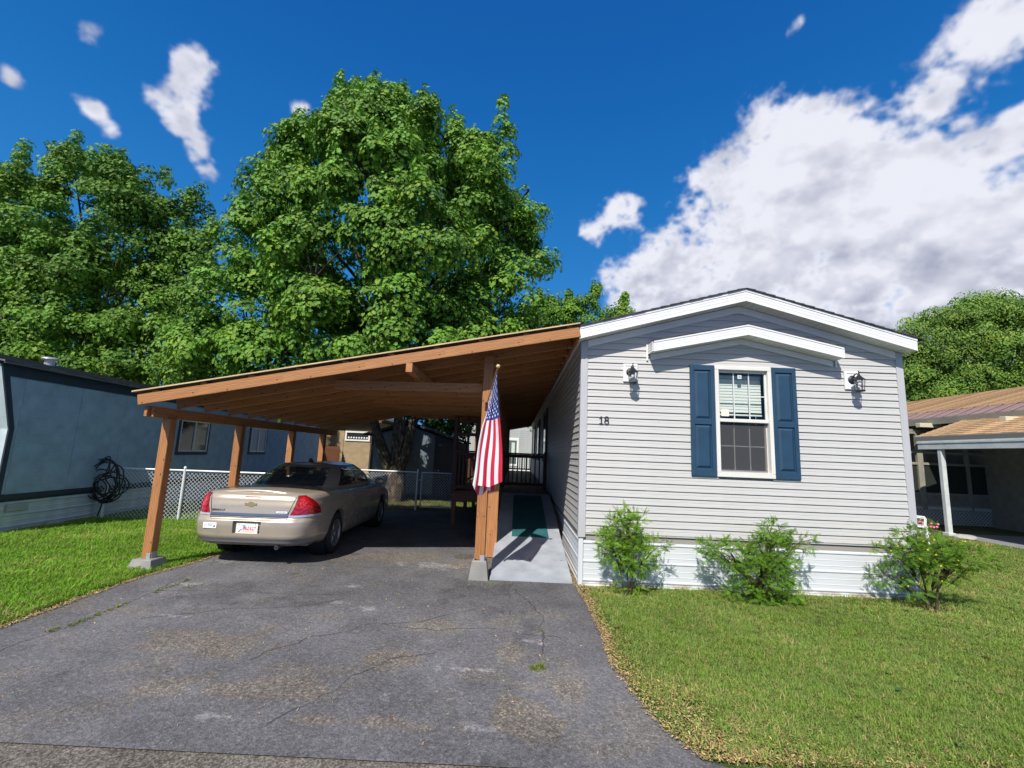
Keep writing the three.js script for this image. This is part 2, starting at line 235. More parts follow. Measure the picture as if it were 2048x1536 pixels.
T.asphalt = (() => {
  const W = 2048, H = 2048, crack = new Float32Array(W * H);
  for (const c of CRACKS) for (let i = 0; i + 1 < c.length; i++) { const n = 420; for (let k = 0; k < n; k++) { const t = k / n, x = mixf(c[i][0], c[i + 1][0], t), z = mixf(c[i][1], c[i + 1][1], t), px = x + 0.07 * (fbm3(x * 5, z * 5, 2, 4) - 0.5) * 2, pz = z + 0.07 * (fbm3(x * 5, z * 5, 8, 4) - 0.5) * 2, U = Math.round(((px - AX) / AW) * W), Vv = Math.round(((AZ - pz) / AH) * H), th = n3(x * 4, z * 4, 3) > 0.35 ? 1 : 0; for (let a = -1; a <= th; a++) for (let b = 0; b <= th; b++) { const q = (Vv + b) * W + U + a; if (q >= 0 && q < crack.length) crack[q] = Math.max(crack[q], a < 0 ? 0.4 : 0.85); } } }
  return tex(W, H, (u, v, i, j) => {
    const x = AX + u * AW, z = AZ - v * AH, big = fbm3(x * 0.8, z * 0.8, 1, 4), mid = fbm3(x * 4, z * 4, 5, 4), fine = hash3(i, j, 1), f2 = n3(x * 55, z * 55, 0), st = n3(x * 95, z * 95, 4);
    let r = 92 + 34 * (big - 0.5) + 26 * (mid - 0.5) + 36 * (fine - 0.5) + 26 * (f2 - 0.5), g = r, b = r + 2;
    let w = 0; for (const [cx, cz, rx, rz] of WORN) { const d = ((x - cx) / rx) ** 2 + ((z - cz) / rz) ** 2; if (d < 3) w = Math.max(w, sstep(1.15, 0.55, Math.sqrt(d) + (mid - 0.5) * 2.1)); }
    w = Math.max(w, 0.55 * sstep(0.6, 0.75, fbm3(x * 2.2 + 40, z * 2.6, 3, 5)));
    if (w > 0) { const s = (st - 0.45) * 46; r += w * (9 + s); g += w * (4 + s * 0.9); b += w * (-5 + s * 0.75); }
    if (st > 0.82) { r += 20; g += 19; b += 16; }
    for (const [cx, cz, rx, rz] of SCUFF) { const d = ((x - cx) / rx) ** 2 + ((z - cz) / rz) ** 2; if (d < 4) { const k = sstep(1.4, 0.3, Math.sqrt(d) + (fbm3(x * 14, z * 14, 9, 4) - 0.5) * 4.2) * 26 * (0.4 + 1.2 * f2); r += k; g += k; b += k; } }
    const tar = sstep(0.66, 0.72, fbm3(x * 1.4 + 9, z * 1.1 + 3, 7, 5)) * 14; r -= tar; g -= tar; b -= tar;
    const c = crack[j * W + i] * 0.62; if (c) { r = mixf(r, 30, c); g = mixf(g, 29, c); b = mixf(b, 27, c); }
    return [r, g, b];
  });
})();
const asphaltUV = (x, z) => [(x - AX) / AW, (AZ - z) / AH];
setting('driveway', flat([...dR, [0.9, -13.9], [-1.6, -13.8], [-3.2, -13.72], [-4.75, -13.75], ...[...dL].reverse()], 0.014, asphaltUV), std(lin(1.03, 1.0, 0.995), 0.93, { map: T.asphalt, bumpMap: again(T.rough, 11, 13), bumpScale: 0.006 }));
T.gravel = tex(1024, 1024, (u, v) => { const b = n2(u * 200, v * 200, 200, 2), c = n2(u * 420, v * 420, 420, 4), a = fbm2(u, v, 5, 4, 1), q = 104 + 46 * (a - 0.5) + 78 * (b - 0.5) + 44 * (c - 0.5); return [q + 6, q, q - 9]; });
setting('street', flat([[-60, 16], [60, 16], [60, -2.6], ...Array.from({ length: 480 }, (_, k) => [14 - k * 0.06, -2.95 + 0.06 * wob(k * 0.21, 5) + 0.06 * wob(k * 1.3, 2)]), [-60, -2.8]], 0.006), std(lin(0.88, 0.86, 0.84), 0.95, { map: again(T.gravel, 0.5, 0.5), bumpMap: again(T.rough, 2.5, 2.5), bumpScale: 0.006 }));
setting('neighbour_walk', flat([[12.0, -9], [12.02, -12.4], [11.6, -13.6], [22, -13.6], [22, -9]], 0.02), std(lin(0.3, 0.3, 0.3), 0.9, { map: again(T.mottle, 0.5, 0.5) }));

// ---------- grass and litter ----------
function tuft(seed, n, h, spread) {
  const r = rng(seed), tris = [], uv = [];
  for (let k = 0; k < n; k++) {
    const a = r() * 6.283, d = spread * Math.sqrt(r()), x = Math.cos(a) * d, z = Math.sin(a) * d, t = r() * 6.283, lean = (0.25 + 0.9 * r()) * h, H = h * (0.55 + 0.65 * r()), w = 0.0018 + 0.0014 * r(), cx = Math.cos(t), cz = Math.sin(t), px = -cz * w, pz = cx * w;
    const A = [x - px, 0, z - pz], B = [x + px, 0, z + pz], mx = x + cx * lean * 0.4, mz = z + cz * lean * 0.4, C = [mx - px * 0.85, H * 0.65, mz - pz * 0.85], D = [mx + px * 0.85, H * 0.65, mz + pz * 0.85], E = [x + cx * lean, H * (0.8 + 0.2 * r()), z + cz * lean];
    tris.push(A, B, D, A, D, C, C, D, E); for (let i = 0; i < 9; i++) uv.push([0, 0]);
  }
  return fromTris(tris, uv);
}
M.grass = phys(lin(1, 1, 1), 0.7, { transmission: 0.3, specularIntensity: 0.25, side: THREE.DoubleSide });
const inst = (name, geo, mat, list, colors, parent, data) => {
  const o = new THREE.InstancedMesh(geo, mat, list.length); o.name = name; list.forEach((m, i) => { o.setMatrixAt(i, m); if (colors) o.setColorAt(i, colors[i]); });
  o.castShadow = o.receiveShadow = true; o.userData = data ?? { kind: 'stuff' }; parent.add(o); return o;
};
const mat4 = (x, y, z, ry, s, rx = 0, rz = 0, sy = s) => new THREE.Matrix4().compose(V(x, y, z), new THREE.Quaternion().setFromEuler(new THREE.Euler(rx, ry, rz, 'YXZ')), V(s, sy, s));
function lawn(name, label, box, count, inside, h, seed, tone) {
  const r = rng(seed), list = [], cols = [];
  for (let tries = 0; list.length < count && tries < count * 14; tries++) {
    const x = mixf(box[0], box[1], r()), z = mixf(box[2], box[3], r()), d2 = x * x + z * z, far = Math.min(1, 30 / d2);
    const k = inside(x, z); if (k <= 0 || r() > k * far) continue;
    const n = fbm3(x * 1.1, z * 1.1, seed, 4), n1 = fbm3(x * 5, z * 5, seed + 3, 3), hh = 1 + 0.25 * (n1 - 0.5) * 2;
    list.push(mat4(x, 0.004, z, r() * 6.283, 0.85 + 0.4 * r() + 0.35 * (1 - far), (r() - 0.5) * 0.3, (r() - 0.5) * 0.3, h * hh / 0.05 * (0.7 + 0.5 * r()) * (r() < 0.05 ? 1.7 : 1)));
    const straw = r() < (seed === 41 ? 0.16 : 0.07) + 0.25 * sstep(0.52, 0.72, n), c = straw ? lin(0.42, 0.37, 0.14) : lin(tone[0], tone[1], tone[2]); c.multiplyScalar(0.72 + 0.5 * r() + 0.5 * (n - 0.5)); if (!straw && n1 > 0.55) c.lerp(lin(0.2, 0.31, 0.04), 0.5); cols.push(c);
  }
  const o = inst(name, tuft(seed, 9, 0.05, 0.032), M.grass, list, cols, scene, { kind: 'stuff', label, category: 'grass' });
  return o;
}
const bare = [[3.9, -6.3, 0.9, 0.18], [5.25, -6.2, 0.45, 0.2], [3.2, -6.1, 0.5, 0.15], [1.5, -6.3, 0.4, 0.14], [1.3, -3.5, 0.12, 0.4]];
const rightIn = (x, z) => {
  if (z > -2.98) return 0; const e = edgeAt(dR, z); if (z > -6.56 ? x < e + 0.02 : x < 5.72 || x > 11.95) return 0;
  let k = z > -6.56 ? sstep(0.0, 0.42, x - e + 0.12 * wob(z * 2, 1)) * 0.9 + 0.1 : 1;
  for (const [bx, bz, rx, rz] of bare) { const d = Math.hypot((x - bx) / rx, (z - bz) / rz) + (fbm3(x * 6, z * 6, 1, 3) - 0.5) * 1.2; k *= 0.18 + 0.82 * sstep(0.6, 1.2, d); }
  k *= 0.45 + 0.55 * sstep(-2.98, -3.35, z + 0.1 * wob(x * 2, 4)); return k;
};
lawn('front_lawn_grass', 'mown green front lawn beside the grey house', [0.9, 12, -2.98, -14], 105000, rightIn, 0.042, 41, [0.21, 0.32, 0.062]);
const leftIn = (x, z) => (x < edgeAt(dL, z) - 0.02 + 0.05 * wob(z * 3, 7) && x > -9.2 && z < -3 ? 1 : 0) * (0.35 + 0.65 * sstep(0, 0.3, edgeAt(dL, z) - x));
lawn('side_lawn_grass', 'bright green lawn between the driveway and the blue trailer', [-9.2, -4.4, -3.1, -13.5], 90000, leftIn, 0.062, 43, [0.2, 0.39, 0.03]);
{ // weeds in the driveway cracks
  const r = rng(8), list = [], cols = [], put = (x, z, n, rad, s) => { for (let k = 0; k < n; k++) { list.push(mat4(x + (r() - 0.5) * rad, 0.014, z + (r() - 0.5) * rad, r() * 6.28, s * (0.6 + 0.6 * r()))); cols.push(lin(0.16 + 0.1 * r(), 0.26, 0.045).multiplyScalar(0.7 + 0.5 * r())); } };
  for (let k = 0; k < 26; k++) { const z = -3.9 - k * 0.085, x = -4.06 + 0.06 * wob(z * 2, 4); if (n3(z * 3, 4, 4) > 0.45) put(x, z, 4, 0.05, 0.7); }
  put(0.24, -4.07, 26, 0.1, 0.75); put(-0.3, -6.45, 10, 0.14, 0.6); put(-2.95, -6.55, 8, 0.12, 0.5); put(-3.85, -5.8, 8, 0.2, 0.6); put(0.3, -4.9, 5, 0.1, 0.5); put(0.1, -3.55, 5, 0.08, 0.4);
  for (let k = 0; k < 60; k++) put(-4.8 - 3 * r(), -13.2 - r(), 2, 0.2, 1.6);
  for (let k = 0; k < 420; k++) put(-5 + 4 * r(), -13.85 - 2.4 * r(), 2, 0.2, 1.3);
  inst('crack_weeds', tuft(77, 9, 0.05, 0.03), M.grass, list, cols, scene, { kind: 'stuff', label: 'small green weeds growing in the driveway cracks', category: 'weeds' });
}
{ // dry maple seeds and petals lying along the lawn edges
  const r = rng(15), seedG = fromTris([[-0.011, 0, -0.003], [0.012, 0.001, -0.004], [0.014, 0.004, 0.002], [-0.011, 0, -0.003], [0.014, 0.004, 0.002], [0, 0.003, 0.005], [-0.011, 0, -0.003], [0, 0.003, 0.005], [-0.012, 0.001, 0.003]]), list = [], cols = [];
  const put = (x, z, y = 0.018) => { list.push(mat4(x, y, z, r() * 6.283, 0.42 + 0.55 * r(), (r() - 0.5) * 0.8, (r() - 0.5) * 0.8)); cols.push(lin(0.42 + 0.2 * r(), 0.3 + 0.14 * r(), 0.1 + 0.1 * r()).multiplyScalar(0.35 + 0.75 * r())); };
  for (let k = 0; k < 5200; k++) { const z = -2.98 - 3.6 * Math.pow(r(), 1.5), s = 0.1 + 0.5 * sstep(-4.6, -3.2, z), x = edgeAt(dR, z) - 0.05 + Math.abs(r() + r() + r() - 1.5) * s * 1.3; put(x, z, 0.02 + 0.02 * r()); }
  for (let k = 0; k < 1500; k++) { const x = 1.3 + 4 * r(), z = -3.0 - 0.5 * r() * r(); put(x, z, 0.02 + 0.02 * r()); }
  for (let k = 0; k < 700; k++) put(0.84 + 0.1 * r(), -6.5 - 1.6 * r(), 0.016); 
  for (let k = 0; k < 1200; k++) put(0.95 + 4.4 * r(), -6.5 + 0.14 * r() * r(), 0.02);
  for (let k = 0; k < 4200; k++) { const z = -3.2 - 5.2 * r(); put(edgeAt(dL, z) + 0.04 - 0.2 * r() * r() + 0.05 * r(), z, 0.02 + 0.01 * r()); }
  for (let k = 0; k < 1400; k++) { const x = -4.4 + 5.2 * r(), z = -3 - 6 * r(); if (fbm3(x * 2, z * 2, 6, 3) > 0.5) put(x, z, 0.017); }
  for (let k = 0; k < 2600; k++) put(-4.2 + 3 * r(), -13.95 - 1.6 * r() * r(), 0.02);
  inst('leaf_litter', seedG, std(lin(1, 1, 1), 0.9, { side: THREE.DoubleSide }), list, cols, scene, { kind: 'stuff', label: 'dry yellow maple seeds scattered along the lawn edges', category: 'litter' });
}
// ---------- the grey mobile home ----------
const FZ = -6.58, HX0 = 0.92, HX1 = 5.52, CXH = 3.21, SK = 0.715, HZ1 = -27.5;
const soffitY = (x) => 4.045 - 0.272 * Math.abs(x - CXH);
const home = thing('mobile_home', 'light grey vinyl sided mobile home with white gable trim and blue shutters', 'house', [0, 0, 0]);
{
  // walls behind the siding, with a window opening
  const WX0 = 2.86, WX1 = 3.6, WY0 = 1.6, WY1 = 3.07;
  blk('wall', HX0 + 0.012, WX0, SK - 0.1, 3.4, FZ - 0.1, FZ - 0.012, M.sheath, home, 0.001); blk('wall', WX1, HX1 - 0.012, SK - 0.1, 3.4, FZ - 0.1, FZ - 0.012, M.sheath, home, 0.001);
  blk('wall', WX0, WX1, SK - 0.1, WY0, FZ - 0.1, FZ - 0.012, M.sheath, home, 0.001); blk('wall', WX0, WX1, WY1, 3.4, FZ - 0.1, FZ - 0.012, M.sheath, home, 0.001);
  mesh('gable_wall', prism([[HX0 + 0.02, 3.4], [HX1 - 0.02, 3.4], [CXH, soffitY(CXH) - 0.01]], 'z', FZ - 0.1, FZ - 0.012), M.sheath, home);
  blk('wall', HX0 + 0.012, HX0 + 0.1, SK - 0.1, 3.4, HZ1, FZ - 0.1, M.sheath, home, 0.001); blk('wall', HX1 - 0.1, HX1 - 0.012, SK - 0.1, 3.4, HZ1, FZ - 0.1, M.sheath, home, 0.001);
  blk('wall', HX0 + 0.1, HX1 - 0.1, SK - 0.1, 3.4, HZ1, HZ1 + 0.1, M.sheath, home, 0.001);
  blk('floor', HX0 + 0.1, HX1 - 0.1, SK - 0.1, SK, HZ1 + 0.1, FZ - 0.1, M.sheath, home, 0.001); blk('ceiling', HX0 + 0.1, HX1 - 0.1, 3.3, 3.4, HZ1 + 0.1, FZ - 0.1, std(lin(0.6, 0.6, 0.58), 0.9), home, 0.001);
  blk('partition_wall', HX0 + 0.1, HX1 - 0.1, SK, 3.3, -10.1, -10.0, std(lin(0.33, 0.32, 0.3), 0.9), home, 0.001);
  // front siding, one board a course, cut round the window and under the roof
  const board = (y, h, lo, hi) => prism([[FZ - 0.012, y], [FZ + 0.016, y], [FZ + 0.0185, y + 0.004], [FZ + 0.017, y + 0.012], [FZ + 0.009, y + h * 0.52], [FZ + 0.011, y + h * 0.56], [FZ + 0.002, y + h - 0.001], [FZ - 0.012, y + h - 0.001]], 'x', lo, hi);
  const xL = HX0 + 0.075, xR = HX1 - 0.075, CH = 0.1;
  for (let k = 0; k < 34; k++) {
    const y = SK + k * CH, top = y + CH;
    if (y > 4.0) break;
    const reach = (z, q) => Math.max(0.01, (4.045 - 0.06 - q) / 0.272), lo = y > 3.25 ? (z, q) => Math.max(xL, CXH - reach(z, q)) : xL, hi = y > 3.25 ? (z, q) => Math.min(xR, CXH + reach(z, q)) : xR;
    if (y < WY1 + 0.02 && top > WY0 - 0.04) { mesh('siding_board', board(y, CH, xL, WX0 - 0.005), M.siding, home); mesh('siding_board', board(y, CH, WX1 + 0.005, xR), M.siding, home); } else { const j = 1.5 + 3.4 * hash3(Math.floor(k / 2), 7, 3); if (y > 3.2) mesh('siding_board', board(y, CH, lo, hi), M.siding, home); else { mesh('siding_board', board(y, CH, xL, j), M.siding, home); mesh('siding_board', board(y + 0.0006, CH, j - 0.02, xR), M.siding, home).position.z = 0.0022; } }
  }
  // side wall courses
  const sideBoard = (y, h, z0, z1, s) => { const X = s < 0 ? HX0 : HX1; return prism([[X - s * 0.012, y], [X + s * 0.016, y], [X + s * 0.0185, y + 0.004], [X + s * 0.009, y + h * 0.52], [X + s * 0.011, y + h * 0.56], [X + s * 0.002, y + h - 0.001], [X - s * 0.012, y + h - 0.001]], 'z', z0, z1); };
  for (let k = 0; k < 26; k++) { mesh('siding_board', sideBoard(SK + k * CH, CH, HZ1, FZ - 0.075, -1), M.siding, home); mesh('siding_board', sideBoard(SK + k * CH, CH, HZ1, FZ - 0.075, 1), M.siding, home); }
  // corner posts, starter strip
  for (const [x, s] of [[HX0, -1], [HX1, 1]]) {
    const a = x + s * 0.024, b = x - s * 0.075;
    mesh('corner_post', prism([[a, FZ + 0.024], [a, FZ - 0.075], [a - s * 0.02, FZ - 0.075], [a - s * 0.02, FZ + 0.004], [b, FZ + 0.004], [b, FZ + 0.024]], 'y', SK - 0.06, (p) => soffitY(p) - 0.005), M.trimGrey, home);
  }
  blk('starter_strip', xL, xR, SK - 0.022, SK - 0.001, FZ - 0.01, FZ + 0.012, M.trimGrey, home, 0.002);
  // ribbed skirting: bands with small ribs
  const band = (y, h) => { const p = [[FZ - 0.06, y], [FZ - 0.012, y], [FZ - 0.004, y + 0.008], [FZ - 0.004, y + 0.022], [FZ - 0.016, y + 0.034]]; for (const f of [0.36, 0.66]) p.push([FZ - 0.016, y + h * f - 0.006], [FZ - 0.0125, y + h * f], [FZ - 0.016, y + h * f + 0.006]); p.push([FZ - 0.016, y + h], [FZ - 0.06, y + h]); return p; };
  const bands = [[0.0, 0.075], [0.075, 0.245], [0.32, 0.245], [0.565, 0.14]];
  for (const [y, h] of bands) {
    mesh('skirting_panel', prism(band(y, h), 'x', HX0 + 0.055, HX1 - 0.055), y < 0.05 ? M.skirtLow : M.skirt, home);
    mesh('skirting_panel', prism(band(y, h).map(([p, q]) => [HX0 - (p - FZ), q]), 'z', HZ1, FZ - 0.055), M.skirt, home);
    mesh('skirting_panel', prism(band(y, h).map(([p, q]) => [HX1 + (p - FZ), q]), 'z', HZ1, FZ - 0.055), M.skirt, home);
  }
  for (const x of [HX0 + 0.02, HX1 - 0.02]) blk('skirting_post', x - 0.032, x + 0.032, 0, SK - 0.02, FZ - 0.07, FZ + 0.004, M.skirt, home, 0.005);
  // gable trim: frieze on the wall, soffit boards, fascia with ribs, roof
  const gableBand = (d0, d1, z0, z1, xa, xb, mat, name, cy = soffitY, cx = CXH) => { for (const [a, b] of [[xa, cx], [cx, xb]]) { const p = [[a, cy(a) + d0], [b, cy(b) + d0], [b, cy(b) + d1], [a, cy(a) + d1]]; mesh(name, prism(p, 'z', z0, z1), mat, home); } };
  gableBand(-0.105, -0.004, FZ + 0.004, FZ + 0.026, HX0 + 0.076, HX1 - 0.076, M.white, 'frieze_board');
  const fas = (cy, cx, xa, xb, hgt, z) => { for (const [d0, d1, pr] of [[0, 0.012, 0.004], [0.012, hgt * 0.3, 0], [hgt * 0.3 + 0.001, hgt * 0.56, 0.0015], [hgt * 0.56 + 0.001, hgt * 0.8, 0.003], [hgt * 0.8, hgt, 0.01]]) gableBand(d0, d1, z - 0.03, z + pr, xa, xb, M.white, 'fascia_board', cy, cx); };
  fas(soffitY, CXH, 0.84, 5.58, 0.175, FZ + 0.25);
  const soffit = (cy, cx, xa, xb, z0, z1) => { const n = Math.round((xb - xa) / 0.1); for (let k = 0; k < n; k++) { const a = mixf(xa, xb, k / n) + 0.003, b = mixf(xa, xb, (k + 1) / n) - 0.003; for (const [p, q] of a < cx && b > cx ? [[a, cx], [cx, b]] : [[a, b]]) mesh('soffit_board', prism([[p, cy(p) + 0.004], [q, cy(q) + 0.004], [q, cy(q) + 0.018], [p, cy(p) + 0.018]], 'z', z0, z1), M.white, home); } };
  soffit(soffitY, CXH, 0.84, 5.58, FZ + 0.002, FZ + 0.22);
  gableBand(0.02, 0.03, FZ - 0.02, FZ + 0.22, 0.84, 5.58, M.sheath, 'soffit_backing');
  // roof deck and stepped shingle courses
  gableBand(0.04, 0.165, HZ1 - 0.2, FZ + 0.2, 0.81, 5.61, M.sheath, 'roof_deck');
  const shingles = [];
  for (const s of [-1, 1]) for (let k = 0; k < 18; k++) { const a = CXH + s * (2.46 - k * 0.137), b = CXH + s * Math.max(0, 2.46 - k * 0.137 - 0.19), y = (x) => soffitY(x) + 0.178; shingles.push(prism([[a, y(a)], [b, y(b)], [b, y(b) + 0.008], [a, y(a) + 0.022]], 'z', HZ1 - 0.25, FZ + 0.275 + 0.008 * hash3(k, s + 2, 4))); }
  mesh('roof_shingles', merge(shingles), M.shingleDark, home);
  blk('ridge_cap', CXH - 0.12, CXH + 0.12, soffitY(CXH) + 0.17, soffitY(CXH) + 0.188, HZ1 - 0.25, FZ + 0.2, M.shingleDark, home, 0.008);
  // eave trim along both long sides
  for (const [x, s] of [[HX0, -1], [HX1, 1]]) { blk('eave_trim', x, x + s * 0.03, 3.3, 3.41, HZ1, FZ - 0.076, M.trimGrey, home, 0.006); blk('eave_fascia', x + s * 0.032, x + s * 0.075, 3.405, 3.56, HZ1, FZ + 0.2, M.white, home, 0.004); }
  // little gable awning over the window
  const AX0 = 1.885, AX1 = 4.55, ACX = 3.225, ay = (x) => 3.545 - 0.217 * Math.abs(x - ACX);
  fas(ay, ACX, AX0, AX1, 0.16, FZ + 0.25); soffit(ay, ACX, AX0, AX1, FZ + 0.02, FZ + 0.22);
  gableBand(-0.085, -0.002, FZ + 0.019, FZ + 0.034, AX0 + 0.02, AX1 - 0.02, M.white, 'awning_trim', ay, ACX);
  gableBand(0.15, 0.168, FZ + 0.018, FZ + 0.262, AX0 - 0.015, AX1 + 0.015, M.shingleDark, 'awning_roof', ay, ACX);
  gableBand(0.168, 0.176, FZ + 0.018, FZ + 0.04, AX0 - 0.015, ACX, M.galv, 'awning_flashing', ay, ACX);
  for (const [x, s] of [[AX0, -1], [AX1, 1]]) { for (let k = 0; k < 4; k++) blk('awning_end_panel', x + s * 0.002, x + s * 0.016, ay(x) + 0.037 * k + 0.003, ay(x) + 0.037 * (k + 1), FZ + 0.018, FZ + 0.245, M.white, home, 0.002); blk('awning_corner_strip', x - 0.012 + s * 0.03, x + 0.012 + s * 0.03, ay(x) - 0.09, ay(x) + 0.15, FZ + 0.019, FZ + 0.037, M.white, home, 0.003); }
  // window: frame, two sashes, glazing bars, panes, blind
  const win = mesh('window', merge([placed(cbox(0.81, 0.055, 0.11, 0.006), 3.23, 3.098, FZ - 0.01), placed(cbox(0.81, 0.06, 0.11, 0.006), 3.23, 1.575, FZ - 0.01), placed(cbox(0.055, 1.465, 0.11, 0.006), 2.8525, 2.338, FZ - 0.01), placed(cbox(0.055, 1.465, 0.11, 0.006), 3.6075, 2.338, FZ - 0.01)]), M.cream, home);
  const sash = (y0, y1, z, th, mat) => { const g = merge([placed(cbox(0.7, th, 0.03, 0.004), 3.23, y1 - th / 2, z), placed(cbox(0.7, th, 0.03, 0.004), 3.23, y0 + th / 2, z), placed(cbox(th * 0.8, y1 - y0 - 2 * th, 0.03, 0.004), 2.88 + th * 0.4, (y0 + y1) / 2, z), placed(cbox(th * 0.8, y1 - y0 - 2 * th, 0.03, 0.004), 3.58 - th * 0.4, (y0 + y1) / 2, z)]); mesh('sash', g, mat, win); };
  sash(2.335, 3.07, FZ - 0.02, 0.03, M.cream); sash(1.605, 2.36, FZ - 0.053, 0.042, M.cream);
  blk('meeting_rail', 2.88, 3.58, 2.318, 2.368, FZ - 0.006, FZ + 0.022, M.cream, win, 0.005);
  blk('sill_lip', 2.87, 3.59, 1.6, 1.615, FZ + 0.02, FZ + 0.045, M.cream, win, 0.003);
  const bars = (y0, y1, z, mat) => { for (const f of [1 / 3, 2 / 3]) blk('glazing_bar', mixf(2.9, 3.56, f) - 0.008, mixf(2.9, 3.56, f) + 0.008, y0, y1, z - 0.004, z + 0.004, mat, win, 0.002); blk('glazing_bar', 2.9, 3.56, (y0 + y1) / 2 - 0.008, (y0 + y1) / 2 + 0.008, z - 0.0045, z + 0.0045, mat, win, 0.002); };
  bars(2.365, 3.04, FZ - 0.03, M.cream); bars(1.647, 2.318, FZ - 0.062, M.cream);
  for (const [y0, y1, z] of [[2.36, 3.045, FZ - 0.022], [1.64, 2.32, FZ - 0.055]]) for (let i = 0; i < 3; i++) for (let j = 0; j < 2; j++) mesh('pane', new THREE.PlaneGeometry(0.22, (y1 - y0) / 2), M.glass, win, [2.9 + 0.22 * (i + 0.5), mixf(y0, y1, (j + 0.5) / 2), z]);
  mesh('insect_screen', new THREE.PlaneGeometry(0.66, 0.7), std(lin(0.075, 0.075, 0.08), 0.9, { transparent: true, opacity: 0.6, side: THREE.DoubleSide }), win, [3.23, 1.98, FZ - 0.02]);
  const blind = std(lin(0.5, 0.56, 0.5), 0.6);
  for (let k = 0; k < 11; k++) mesh('blind_slat', cbox(0.66, 0.05, 0.004, 0.001), blind, win, [3.23, 2.94 - k * 0.044, FZ - 0.13], [-0.16, 0, 0]);
  blk('blind_rail', 2.9, 3.56, 2.425, 2.45, FZ - 0.145, FZ - 0.115, blind, win, 0.003); blk('blind_rail', 2.9, 3.56, 2.97, 3.02, FZ - 0.15, FZ - 0.11, std(lin(0.3, 0.36, 0.38), 0.6), win, 0.003);
  rod('blind_cord', [3.47, 2.44, FZ - 0.12], [3.47, 2.3, FZ - 0.12], 0.003, blind, win, 5);
  mesh('sticker', new THREE.PlaneGeometry(0.055, 0.055), std(lin(0.8, 0.8, 0.8), 0.5), win, [3.205, 2.985, FZ - 0.018]); mesh('sticker', new THREE.PlaneGeometry(0.03, 0.03), std(lin(0.2, 0.36, 0.4), 0.5), win, [3.205, 2.985, FZ - 0.016]);
  mesh('paper_note', new THREE.PlaneGeometry(0.11, 0.1), std(lin(0.78, 0.78, 0.6), 0.7), win, [2.985, 2.455, FZ - 0.025]);
  // raised panel shutters
  for (const x0 of [2.466, 3.632]) {
    const w = 0.352, y0 = 1.548, y1 = 3.13, t = 0.058, yb = [y0, y0 + 0.1, 2.27, 2.345, y1 - 0.075, y1], z0 = FZ + 0.019, z1 = FZ + 0.045, cx = x0 + w / 2;
    const frame = merge([placed(cbox(t, y1 - y0, 0.026, 0.003), x0 + t / 2, (y0 + y1) / 2, (z0 + z1) / 2), placed(cbox(t, y1 - y0, 0.026, 0.003), x0 + w - t / 2, (y0 + y1) / 2, (z0 + z1) / 2), placed(cbox(w - 2 * t, 0.1, 0.026, 0.003), cx, y0 + 0.05, (z0 + z1) / 2), placed(cbox(w - 2 * t, 0.075, 0.026, 0.003), cx, 2.3075, (z0 + z1) / 2), placed(cbox(w - 2 * t, 0.075, 0.026, 0.003), cx, y1 - 0.0375, (z0 + z1) / 2), placed(cbox(w - 0.01, y1 - y0 - 0.01, 0.006, 0.001), cx, (y0 + y1) / 2, z0 + 0.003)]);
    const sh = mesh('shutter', frame, M.shutter, home);
    for (const [a, b] of [[yb[1], yb[2]], [yb[3], yb[4]]]) { const W = w - 2 * t, o = 0.012, i = 0.042, q = (d, z) => [[x0 + t + d, a + d, z], [x0 + t + W - d, a + d, z], [x0 + t + W - d, b - d, z], [x0 + t + d, b - d, z]], A = q(o, z0 + 0.007), B = q(i, z1 - 0.002), tr = []; for (let k = 0; k < 4; k++) { const n = (k + 1) % 4; tr.push(A[k], A[n], B[n], A[k], B[n], B[k]); } tr.push(B[0], B[1], B[2], B[0], B[2], B[3]); mesh('raised_panel', fromTris(tr), M.shutter, sh); }
  }
  // side windows with dark shutters along the porch
  for (const z of [-14.4, -18.8, -23.4]) { const sw = blk('side_window', HX0 - 0.05, HX0 + 0.02, 1.6, 3.1, z - 0.45, z + 0.45, M.cream, home, 0.006); mesh('pane', cbox(0.01, 1.36, 0.76, 0.002), phys(lin(0.02, 0.025, 0.03), 0.08), sw, [-0.035, 0, 0]); for (const s of [-1, 1]) blk('side_shutter', HX0 - 0.06, HX0 - 0.02, 1.55, 3.15, z + s * 0.49, z + s * 0.86, M.shutter, home, 0.006); }
}
// house number
const fontSerif = await new FontLoader().loadAsync('fonts/droid/droid_serif_regular.typeface.json'), fontSans = await new FontLoader().loadAsync('fonts/droid/droid_sans_bold.typeface.json');
{ const num = new THREE.Group(); num.name = 'house_number'; num.position.set(1.155, 2.222, FZ + 0.02); home.add(num); let x = 0; for (const d of '18') { const g = new TextGeometry(d, { font: fontSerif, size: 0.108, depth: 0.008, curveSegments: 5, bevelEnabled: false }); mesh('digit', g, std(lin(0.05, 0.05, 0.055), 0.4, { metalness: 0.5 }), num, [x, 0, 0]); x += 0.078; } }
